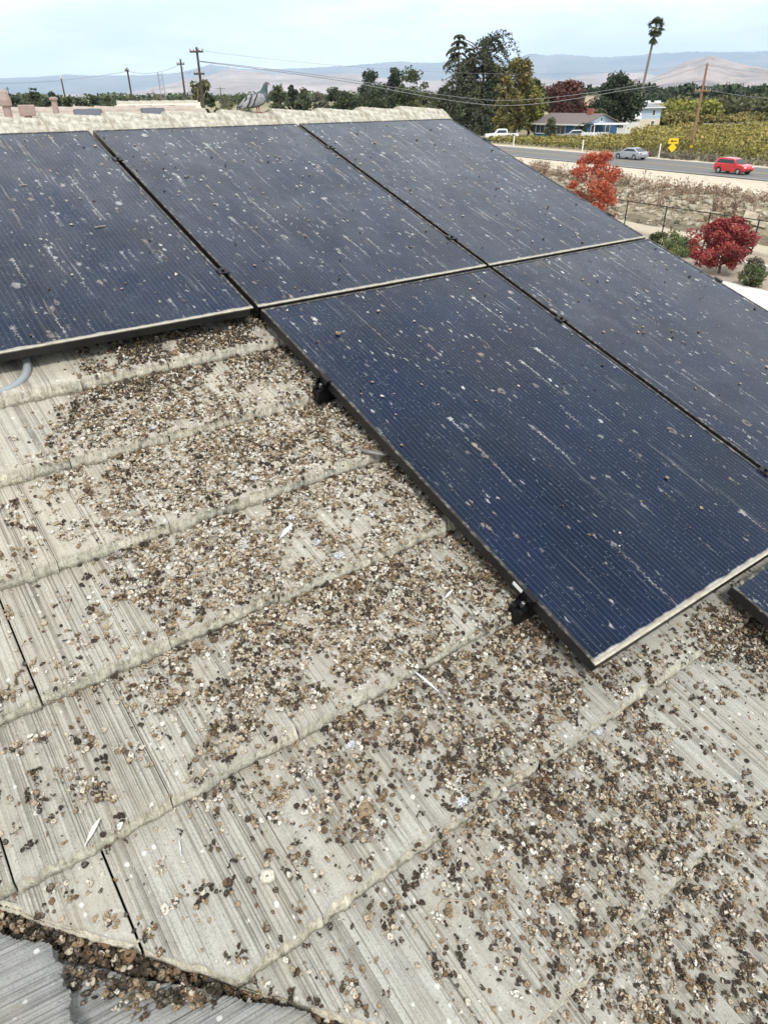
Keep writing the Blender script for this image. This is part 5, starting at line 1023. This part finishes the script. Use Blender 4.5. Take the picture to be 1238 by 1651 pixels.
# ------------------------------------------------------------------ pigeon on the ridge
MPG = MR @ T(1.075, .262, -.040) @ Matrix.Rotation(-SL, 4, 'X') @ Matrix.Rotation(math.radians(-4), 4, 'Z') @ Matrix.Scale(.86, 4)
pg = thing('pigeon', 'grey pigeon perched on the whitewashed roof ridge', 'bird', MPG)
M_PB = mat('pigeon_grey', (.24, .25, .28), .85); g = G(M_PB); P = g.coord(); s = g.sep(P); f_ = g.rng(s[2], .115, .135)
g.col(g.mix(f_, g.mix(g.rng(g.noise(P, 60, 3), .4, .6), (.09, .095, .11), (.14, .145, .165)), g.mix(g.rng(s[2], .15, .17), (.035, .075, .07), (.075, .085, .10))))
M_PW = mat('pigeon_wing', (.4, .4, .4), .85); g = G(M_PW); P = g.coord(); s = g.sep(P); q = g.m_('ADD', s[0], g.m_('MULTIPLY', s[2], -.55)); q = g.m_('ADD', q, g.m_('MULTIPLY', g.noise(P, 40, 2), .008))
c = g.mix(g.rng(g.noise(P, 80, 3), .4, .6), (.24, .24, .24), (.35, .35, .35))
for a, b in ((-.088, -.077), (-.122, -.108)): c = g.mix(g.m_('MULTIPLY', g.rng(q, a-.002, a+.002), g.rng(q, b+.002, b-.002)), c, (.025, .025, .03))
c = g.mix(g.rng(q, -.15, -.16), c, (.05, .05, .055)); g.col(c)
def loft_rings(sec, n=16):
    """sec: (x, z, half-width, half-height, tilt)"""
    V = []
    for (x, z, w, h, tl) in sec:
        for k in range(n):
            a = 2*math.pi*k/n; yy_ = w*math.cos(a); hh = h*math.sin(a); V.append((x-hh*math.sin(tl), yy_, z+hh*math.cos(tl)))
    Fc = [(i*n+k, i*n+(k+1) % n, (i+1)*n+(k+1) % n, (i+1)*n+k) for i in range(len(sec)-1) for k in range(n)]+[tuple(range(n))[::-1], tuple((len(sec)-1)*n+k for k in range(n))]
    mb = MB(); mb.add(V, Fc); return mb
mb = loft_rings([(-.165, .028, .016, .003, .25), (-.12, .040, .022, .006, .3), (-.085, .052, .030, .020, .35), (-.05, .066, .042, .034, .4), (-.01, .080, .048, .043, .45), (.025, .096, .046, .045, .7), (.046, .115, .036, .036, 1.0), (.056, .137, .024, .024, 1.3), (.061, .155, .0175, .018, 1.35), (.066, .168, .0165, .017, 1.1), (.073, .178, .0150, .014, .8), (.082, .183, .010, .009, .4), (.086, .183, .004, .004, .2)])
b_ = mb.obj('body', M_PB, pg, smooth=True); md = b_.modifiers.new('s', 'SUBSURF'); md.levels = md.render_levels = 1
for sg in (-1, 1):
    V = []; nn_ = 14
    sec = [(-.150, .036, .004, .006), (-.11, .052, .012, .016), (-.07, .068, .020, .027), (-.03, .082, .025, .034), (.01, .094, .022, .033), (.03, .102, .010, .018)]
    m2 = loft_rings([(x, z, w*.42, h, .5) for x, z, w, h in sec], 12); m2.V = [(x, y+sg*(.016+.030*min(1, max(0, (x+.165)/.12))), z) for x, y, z in m2.V]; m2.obj('wing', M_PW, pg, smooth=True)
    m2 = MB(); m2.lathe([(.001, 0), (.003, .0006), (.001, .0014)], n=8); m2.obj('eye', mat('pigeon_eye', (.6, .12, .02), .2), pg, MPG @ Matrix.Translation((.0735, sg*.0145, .180)) @ Matrix.Rotation(-sg*math.pi/2, 4, 'X'))
    m2 = MB(); m2.tube([(-.004, sg*.018, .045), (-.002, sg*.019, .025), (.0, sg*.019, .012)], [.006, .003, .0025], 6)
    for a in (-.5, 0, .5, 3.14): m2.tube([(0, sg*.019, .012), (.024*math.cos(a), sg*.019+.024*math.sin(a), .010)], [.0022, .0012], 5)
    m2.obj('leg', mat('pigeon_leg', (.45, .13, .12), .6), pg)
m2 = MB(); m2.tube([(.083, 0, .182), (.095, 0, .178), (.102, 0, .172)], [.0048, .0032, .0008], 6); m2.obj('beak', mat('beak', (.06, .06, .06), .5), pg)
# ------------------------------------------------------------------ droppings
M_POO = mat('dried_dropping', (.2, .13, .07), .9); g = G(M_POO); P = g.coord(); t1 = g.attr('tint'); h1 = g.attr('pale'); oi = g.n('ShaderNodeObjectInfo').outputs['Random']
tt = t1; r_ = g.n('ShaderNodeValToRGB', tt); e = r_.color_ramp; e.interpolation = 'LINEAR'
cols = [(0, (.016, .012, .009)), (.25, (.040, .027, .016)), (.46, (.085, .053, .028)), (.62, (.185, .112, .055)), (.76, (.34, .25, .145)), (.88, (.60, .53, .41)), (1.0, (.82, .79, .72))]
while len(e.elements) < len(cols): e.elements.new(.5)
for i, (p_, c_) in enumerate(cols): e.elements[i].position = p_; e.elements[i].color = (*c_, 1)
nz = g.noise(P, 420, 3, .7)
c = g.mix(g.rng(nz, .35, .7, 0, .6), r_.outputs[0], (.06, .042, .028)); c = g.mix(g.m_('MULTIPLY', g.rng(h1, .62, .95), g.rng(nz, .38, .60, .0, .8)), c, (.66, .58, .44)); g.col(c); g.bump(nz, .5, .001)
def proto(k, rs, lo=False):
    """coiled pellet, unit radius"""
    turns = rs.uniform(1.1, 1.9); n = 9 if lo else 20; m = 4 if lo else 6; V = []; H = []
    for i in range(n):
        t = i/(n-1); a = t*turns*6.283; R = .60*(1-t*.74); tr = (.36-.06*t)*(1+.15*math.sin(i*1.7+k)); tr *= .35 if i in (0, n-1) else 1; z = .34+.22*t
        cx, cy = R*math.cos(a), R*math.sin(a)*rs.uniform(.97, 1.03)
        for j in range(m):
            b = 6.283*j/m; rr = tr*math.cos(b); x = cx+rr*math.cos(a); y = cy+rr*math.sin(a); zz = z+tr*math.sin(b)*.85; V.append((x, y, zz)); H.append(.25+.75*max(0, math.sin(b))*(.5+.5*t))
    V = np.array(V); V[:, 0] *= rs.uniform(.85, 1.25); V[:, 2] *= rs.uniform(.75, 1.15); V += rs.normal(size=V.shape)*.085
    F_ = [(i*m+j, i*m+(j+1) % m, (i+1)*m+(j+1) % m, (i+1)*m+j) for i in range(n-1) for j in range(m)]
    return V, np.array(F_), np.array(H)
def protol(k, rs):
    """crumbled lump / pebble like piece"""
    n, m = 5, 7; V = []
    for i in range(n):
        th_ = math.pi*(.08+.84*i/(n-1))
        for j in range(m): a = 6.283*j/m; V.append((math.sin(th_)*math.cos(a), math.sin(th_)*math.sin(a), .5+.55*math.cos(th_)))
    V = np.array(V)*np.array([rs.uniform(.7, 1.2), rs.uniform(.5, .9), rs.uniform(.7, 1.1)]); V += rs.normal(size=V.shape)*.10
    F_ = [(i*m+j, (i+1)*m+j, (i+1)*m+(j+1) % m, i*m+(j+1) % m) for i in range(n-1) for j in range(m)]; 
    return V, np.array(F_), np.clip((V[:, 2]-.4)*rs.uniform(0, 1.2), 0, 1)
def flake(k, rs):
    """crust flake: thin, curled and torn"""
    n = 9; a = np.linspace(0, 6.283, n, endpoint=False); q = rs.uniform(.5, 1.25, n); V = [(0, 0, .30)]+[(q[i]*math.cos(a[i]), q[i]*math.sin(a[i])*.7, .12+.35*rs.random()) for i in range(n)]; V += [(x*.92, y*.92, z-.16) for x, y, z in V]; V = np.array(V); F_ = []
    for i in range(n): j = (i+1) % n; F_ += [(0, 1+i, 1+j, 0), (n+1, n+2+j, n+2+i, n+1)]
    return V, n, a
def flake_mesh(k, rs):
    V, n, a = flake(k, rs); F_ = []
    for i in range(0, n-1, 2): F_ += [(0, 1+i, 2+i, 1+(i+2) % n), (n+1, n+2+(i+2) % n, n+3+i, n+2+i)]
    F_ += [(1+i, n+2+i, n+2+(i+1) % n, 1+(i+1) % n) for i in range(n)]
    return V, np.array(F_), np.clip(V[:, 2]*2.2, 0, 1)
def clump(k, rs, lo):
    VV_, FF_, HH_, nb_ = [], [], [], 0
    for q in range(int(rs.integers(4, 9))):
        Vp, Fp, Hp = (proto(k+q, rs, lo) if rs.random() < .6 else protol(k, rs)); R3 = rs.normal(size=(3, 3)); R3, _ = np.linalg.qr(R3); s_ = rs.uniform(.45, 1.05); c_ = np.array([rs.normal()*.95, rs.normal()*.95, abs(rs.normal())*.35])
        VV_.append(((Vp-(0, 0, .45))@R3.T)*s_+(0, 0, .45*s_)+c_); FF_.append(Fp+nb_); HH_.append(Hp*rs.uniform(0, 1)); nb_ += len(Vp)
    return np.concatenate(VV_), np.concatenate(FF_), np.concatenate(HH_)
rs = np.random.default_rng(77); HI = [proto(k, rs) for k in range(12)]+[protol(k, rs) for k in range(6)]; LO = [proto(k, rs, True) for k in range(8)]+[protol(k, rs) for k in range(5)]+[flake_mesh(k, rs) for k in range(6)]; FLK = [flake_mesh(k, rs) for k in range(6)]+[clump(k, rs, False) for k in range(4)]; LO += [clump(k, rs, True) for k in range(3)]
DMAX = 39000
def scatter(dens, u0, u1, v0, v1, rs, cutf):
    n = int((u1-u0)*(v1-v0)*DMAX*1.6); u = rs.uniform(u0, u1, n); v = rs.uniform(v0, v1, n); k = (rs.random(n) < dens(u, v)/1.6) & cutf(u, v); return u[k], v[k]
u, v = scatter(densR, -1.5, 1.5, 1.45, 4.4, rs, lambda u, v: (v < cutR(u)-.005))
z = surfR(u, v); dd = densR(u, v); stack = np.where(rs.random(len(u)) < np.clip(dd-.45, 0, .6), rs.random(len(u))*.008, 0)
P = O3+U*u[:, None]+V_*v[:, None]+Nn*(z+stack)[:, None]; NR = np.repeat(Nn[None], len(u), 0); SCL = np.where(rs.random(len(u)) < .58, .0014+.0026*rs.random(len(u)), .0038+.0046*rs.random(len(u))); SCL[rs.random(len(u)) < .004] *= 1.5; 
# debris caught in the valley
n = 2000; tpar = rs.uniform(-.12, .62, n); off = rs.normal(size=n)*.022; hh = rs.random(n)**1.4*.022*np.exp(-(off/.045)**2)
vl = np.array([1, 1.13]); 
uu = -1.335+tpar+off*.75+.02; vvv = 3.309+1.13*(tpar-.035)+.012-off*.66
wid = np.interp(tpar, [-.12, .0, .15, .25, .35, .62], [.5, .9, 1.15, 1.3, .9, 1.0]); uu = -1.335+tpar+off*.75*wid+.03; 
Pv = O3+U*uu[:, None]+V_*vvv[:, None]+Nn*(BASE-.024+hh)[:, None]
P = np.concatenate([P, Pv]); NR = np.concatenate([NR, np.repeat(Z3[None], n, 0)]); SCL = np.concatenate([SCL, .0055+.004*rs.random(n)])
n = 230; q_ = rs.random(n); e_ = .06+.26*q_+rs.normal(size=n)*.022; d_ = 1.08*e_-.03-np.abs(rs.normal(size=n))*.024*np.interp(q_, [0, .3, .7, 1], [.6, 1.2, 1.0, .2]); k = ~((e_ > .262) & (d_ > .15)) & (d_ > .056); e_, d_ = e_[k], d_[k]; fr = ((d_-.052)/EXPO) % 1
P = np.concatenate([P, O2+E2*e_[:, None]+D2*d_[:, None]+N2*(THK*fr+.001+.012*rs.random(len(e_)))[:, None]]); NR = np.concatenate([NR, np.repeat(N2[None], len(e_), 0)]); SCL = np.concatenate([SCL, .005+.004*rs.random(len(e_))])
# a few on the adjoining slope
n = 26; e_ = rs.uniform(0, .6, n); d_ = rs.uniform(-.2, .5, n); k = d_ < cutP(e_)-.02; e_, d_ = e_[k], d_[k]; fr = ((d_-.052)/EXPO) % 1
P = np.concatenate([P, O2+E2*e_[:, None]+D2*d_[:, None]+N2*(THK*fr+.001)[:, None]]); NR = np.concatenate([NR, np.repeat(N2[None], len(e_), 0)]); SCL = np.concatenate([SCL, .004+.003*rs.random(len(e_))])
# pellets and crumbs on the glass
npan = []
for (ux, vt), cnt in zip(PANELS, (50, 110, 120, 60, 70, 4)):
    for _ in range(cnt): npan.append((ux+.02+(PW-.04)*rs.random(), vt+.03+(PH-.06)*rs.random()**1.15, .0))
npan = np.array(npan); PP = O3+U*npan[:, :1]+V_*npan[:, 1:2]+Nn*(-.0012)
isP = np.concatenate([np.zeros(len(P), bool), np.ones(len(PP), bool)])
P = np.concatenate([P, PP]); NR = np.concatenate([NR, np.repeat(Nn[None], len(PP), 0)]); SCL = np.concatenate([SCL, (.0035+.0050*rs.random(len(PP))**1.5)])
# orientation matrices
m = len(P); NR = NR+rs.normal(size=(m, 3))*np.where(isP, .05, .38)[:, None]; NR /= np.linalg.norm(NR, axis=1)[:, None]; A = rs.normal(size=(m, 3)); A -= (A*NR).sum(1)[:, None]*NR; A /= np.linalg.norm(A, axis=1)[:, None]; B = np.cross(NR, A)
rel = P-EYE; zc = rel@fw; sx = 619+F*(rel@CR)/zc; sy = 825.5-F*(rel@CU)/zc; inn = (zc > 0) & (sx > 2) & (sx < 1236) & (sy > 2) & (sy < 1649)
app = SCL/zc*inn; order = np.argsort(-app)
onv = np.zeros(m, bool); 
cand = [i for i in order if True][:300]; ind = np.zeros(m, bool); ind[cand] = True
pm = []; TINTS = [((k*7 % 18)/17.)**1.7*.93+.02 for k in range(18)]
for k in range(18):
    Vp, Fp, Hp = HI[k]; pm.append(me_from('dropping', Vp, [Fp], M_POO, smooth=True, attrs={'pale': Hp, 'tint': np.full(len(Vp), TINTS[k])}))
def where(i, k):
    t = TINTS[k]; tone = 'nearly black' if t < .25 else ('dark brown' if t < .5 else ('reddish brown' if t < .7 else ('pale tan' if t < .88 else 'chalky white'))); form = 'coiled' if k < 12 else 'lumpy'
    if isP[i]: return '%s %s pigeon dropping stuck on the dark solar panel glass' % (tone, form), 'droppings on the solar panel glass'
    x, y = sx[i], sy[i]
    if y > 1400 and x < 560 and (y-1440) > .45*(x-60):
        sp_ = 'upper left end' if x < 150 else ('middle' if x < 300 else 'lower right end')
        return '%s %s dropping packed in the %s of the roof valley' % (tone, form, sp_), 'droppings packed in the roof valley'
    if x > 1000: return '%s %s dropping loose on the clean tiles at the right edge' % (tone, form), 'loose droppings on the right tiles'
    if x < 420: return '%s %s dropping on the grooved tiles above the valley' % (tone, form), 'droppings on the left tiles'
    return '%s %s dropping on the grey tiles at the bottom middle' % (tone, form), 'droppings on the lower middle tiles'
for i in cand:
    k = int(rs.integers(12)) if rs.random() < .8 else 12+int(rs.integers(6)); o = bpy.data.objects.new('bird_dropping', pm[k]); COL.objects.link(o); s = SCL[i]*1.08
    o.matrix_basis = Matrix(((A[i, 0]*s, B[i, 0]*s, NR[i, 0]*s, P[i, 0]), (A[i, 1]*s, B[i, 1]*s, NR[i, 1]*s, P[i, 1]), (A[i, 2]*s, B[i, 2]*s, NR[i, 2]*s, P[i, 2]), (0, 0, 0, 1)))
    l, gq = where(i, k); tag(o, l, 'dropping', gq)
vloc = (P-O3)@V_; uloc = (P-O3)@U; PALE = np.interp(vloc, [1.7, 1.9, 2.02, 2.8, 3.1, 3.4, 4.2], [.06, .18, .60, .60, .45, .30, .28])*np.interp(uloc, [-.2, .1], [1, .75]); PALE[isP] = .4; PALE[(vloc > 3.305+1.13*(uloc+1.244)-.012) & ~isP] = .06  # pale share; cut below the upper row, so darker droppings add to panel shade
def bake(name, mask, label, cat='droppings'):
    VV = []; FF = []; TI = []; PA = []; nb = 0; idx = np.nonzero(mask)[0]; near = zc[idx] < 2.3
    for pool, sel in ((HI+(FLK[:6] if isP[idx].all() else FLK), idx[near]), (LO[:-3] if isP[idx].all() else LO, idx[~near])):
        ks = rs.integers(len(pool), size=len(sel))
        for k in range(len(pool)):
            s = sel[ks == k]
            if not len(s): continue
            Vp, Fp, Hp = pool[k]; W = (P[s][:, None]+SCL[s][:, None, None]*(Vp[None, :, :1]*A[s][:, None]+Vp[None, :, 1:2]*B[s][:, None]+Vp[None, :, 2:3]*NR[s][:, None])).reshape(-1, 3)
            VV.append(W); FF.append((Fp[None]+(np.arange(len(s))*len(Vp))[:, None, None]).reshape(-1, 4)+nb); nb += len(W); TI.append(np.repeat(np.where(rs.random(len(s)) < PALE[s], .72+.27*rs.random(len(s)), rs.random(len(s))**1.15*.9), len(Vp))); PA.append(np.tile(Hp, len(s))*np.repeat(rs.random(len(s)) < .75, len(Vp)))
    o = link(name, me_from(name, np.concatenate(VV), [np.concatenate(FF)], M_POO, smooth=True, attrs={'tint': np.concatenate(TI), 'pale': np.concatenate(PA)}), None, I4()); tag(o, label, cat, kind='stuff')
bake('bird_droppings', ~ind & ~isP, 'thick litter of dried pigeon droppings over the tiles beside the panels')
bake('bird_droppings', ~ind & isP, 'small scattered crumbs and pellets on the upper solar panels')
print('droppings', m)
# ------------------------------------------------------------------ feathers, twigs and larger bits
M_FW = mat('white_feather', (.60, .61, .64), .9); M_FG = mat('grey_feather', (.16, .145, .13), .85)
def feather(u, v, L, W, ang, m, label, curl=.15, lift=.008, tip=None):
    n = 14; V = []; Fc = []; T_ = []
    for i in range(n+1):
        t = i/n; w = W*math.sin(math.pi*min(1, t*.92+.06))**.7; z = lift+curl*L*(t-.5)**2*.8; x = L*(t-.3); y = .08*L*math.sin(t*2.2)
        V += [(x, y-w, z+.002), (x, y, z), (x+.004, y+w*.8, z+.002)]
    Fc = [(3*i+j, 3*i+3+j, 3*i+4+j, 3*i+1+j) for i in range(n) for j in (0, 1)]
    mb = MB(); mb.add(V, Fc); M = MR @ T(u, -v, float(surfR(u, v))) @ Matrix.Rotation(ang, 4, 'Z'); t = thing('feather', label, 'feather', M); me = mb.mesh('vane', m); link('vane', me, t, M)
    mb = MB(); mb.tube([(-.42*L, -.02*L, lift), (0, .05*L, lift), (.6*L, .06*L, lift+.002)], [.0011, .0009, .0004], 5); mb.obj('quill', M_FW, t, M)
for (x, y, L, W, a, m, lab) in ((592, 742, .10, .012, -.75, M_FG, 'dark grey feather poking out from under the nearest panel'), (458, 866, .06, .007, .4, M_FW, 'pale bluish white feather lying in the thick droppings'), (676, 1090, .085, .004, -1.4, M_FW, 'thin white feather quill hanging over a tile edge'), (880, 640+290, .04, .004, .2, M_FW, 'small white feather near the lower rail end'),
                                (150, 1358, .045, .0045, .6, mat('ivory_feather', (.70, .64, .50), .8), 'short ivory feather at a tile edge near the lower left'), (292, 1372, .025, .002, 1.2, M_FW, 'tiny curved white feather bit near the lower left')):
    if x == 880: x, y = 718, 968
    u_, v_ = puv(x, y); feather(u_, v_, L, W, a, m, lab)
# downy tufts
rs = np.random.default_rng(90); DT = [(380, 770), (410, 780), (250, 700), (510, 880), (545, 905), (470, 835), (330, 735), (600, 835), (735, 1260), (565, 1200), (190, 890), (330, 700), (440, 700), (500, 745), (395, 880), (965, 1175), (740, 1300)]
WHERE = 'in the thick droppings'
for i, (x, y) in enumerate(DT):
    u_, v_ = puv(x, y); rr = rs.random(160)**.8*rs.uniform(.007, .013); aa = rs.random(160)*6.283; C_ = np.stack([rr*np.cos(aa)*rs.uniform(1, 1.8), rr*np.sin(aa), rs.random(160)*.005+.003], -1)
    V, Fq, tn = leaves(C_, .0022, np.ones(160), rs, flat=.6, elong=3.4); o = link('down_tuft', me_from('down_tuft', V, [Fq], M_FW), None, MR @ T(u_, -v_, float(surfR(u_, v_)))); tag(o, 'fluffy white tuft of down on the tiles, %s' % ('beside the panel edge' if x > 560 and y < 900 else 'in the litter of the upper courses' if y < 790 else 'in the litter of the middle courses' if y < 950 else 'low among the scattered droppings'), 'down', 'white down tufts among the droppings')
M_TWIG = noisy('twig', (.28, .22, .15), (.45, .38, .28), 200, .9)
for (x, y, L, a, kind, lab) in ((505, 1060, .16, -1.25, 0, 'long thin twig lying across the middle droppings'), (735, 1455, .10, .3, 1, 'pale curled straw on the tiles near the bottom'), (830, 985, .05, .1, 0, 'short twig under the lower rail end'), (110, 980, .09, -1.2, 1, 'thin pale stem on the left tiles'), (1040, 1300, .06, -.2, 0, 'dark twig in a clump of droppings at the right'), (640, 1230, .05, .5, 0, 'short dark twig in the middle of the lower tiles'), (120, 1250-270, .01, 0, 0, '')):
    if not lab: continue
    u_, v_ = puv(x, y); mb = MB(); mb.tube([(L*(t-.5), (.25*L*math.sin(t*6) if kind else .05*L*math.sin(t*5)), .004+.004*math.sin(t*3.1)) for t in np.linspace(0, 1, 10)], .0011 if not kind else .0013, 5)
    o = mb.obj('twig', M_TWIG, None, MR @ T(u_, -v_, float(surfR(u_, v_))) @ Matrix.Rotation(a, 4, 'Z'), smooth=True); tag(o, lab, 'twig')
for (x, y, L, a, lab) in ((162, 366, .045, .12, 'pale straw bit on the upper left solar panel'), (38, 299, .035, .1, 'short pale stick near the left edge of the upper panel')):
    u_, v_ = puv(x, y, 0); mb = MB(); mb.tube([(-L/2, 0, .002), (0, .002, .0025), (L/2, 0, .002)], .0018, 5); tag(mb.obj('twig', M_TWIG, None, MR @ T(u_, -v_, 0) @ Matrix.Rotation(a, 4, 'Z')), lab, 'twig')
# larger lumps
for (x, y, r, lab) in ((588, 1312, .018, 'large crumbly tan lump on the lower middle tiles'), (490, 1312, .011, 'white chalky lump beside the tan lump'), (430, 1418, .013, 'round whitish lump in the lower clump of droppings'), (210, 1543, .013, 'orange brown lump in the valley debris'), (545, 539, .012, 'tan round lump near the top of the nearest panel')):
    onp = y == 539; u_, v_ = puv(x, y, 0 if onp else BASE+.015); rs2 = np.random.default_rng(x); Vp, Fp, Hp = protol(1, rs2); Vp = Vp*np.array([1, 1, .7])*(1+.18*rs2.normal(size=(len(Vp), 1))); me = me_from('lump', Vp*r, [Fp], M_POO, smooth=True, attrs={'pale': Hp*.5, 'tint': np.full(len(Vp), {490: .95, 430: .93, 210: .62}.get(x, .74))})
    o = link('dropping_lump', me, None, MR @ T(u_, -v_, -.001 if onp else float(surfR(u_, v_)))); tag(o, lab, 'lump')
# ------------------------------------------------------------------ haze
M_HAZE = bpy.data.materials.new('haze'); M_HAZE.use_nodes = True; t_ = M_HAZE.node_tree; t_.nodes.remove(t_.nodes['Principled BSDF']); pv = t_.nodes.new('ShaderNodeVolumePrincipled')
pv.inputs['Color'].default_value = (.60, .77, 1.0, 1); pv.inputs['Density'].default_value = 4.3e-5; pv.inputs['Anisotropy'].default_value = .0; t_.links.new(pv.outputs[0], t_.nodes['Material Output'].inputs['Volume'])
mb = MB(); mb.box(-36000, 36000, -36000, 36000, -62, 1900); hz = mb.obj('haze', M_HAZE); tag(hz, 'pale blue haze in the air over the plain', 'haze', kind='stuff')
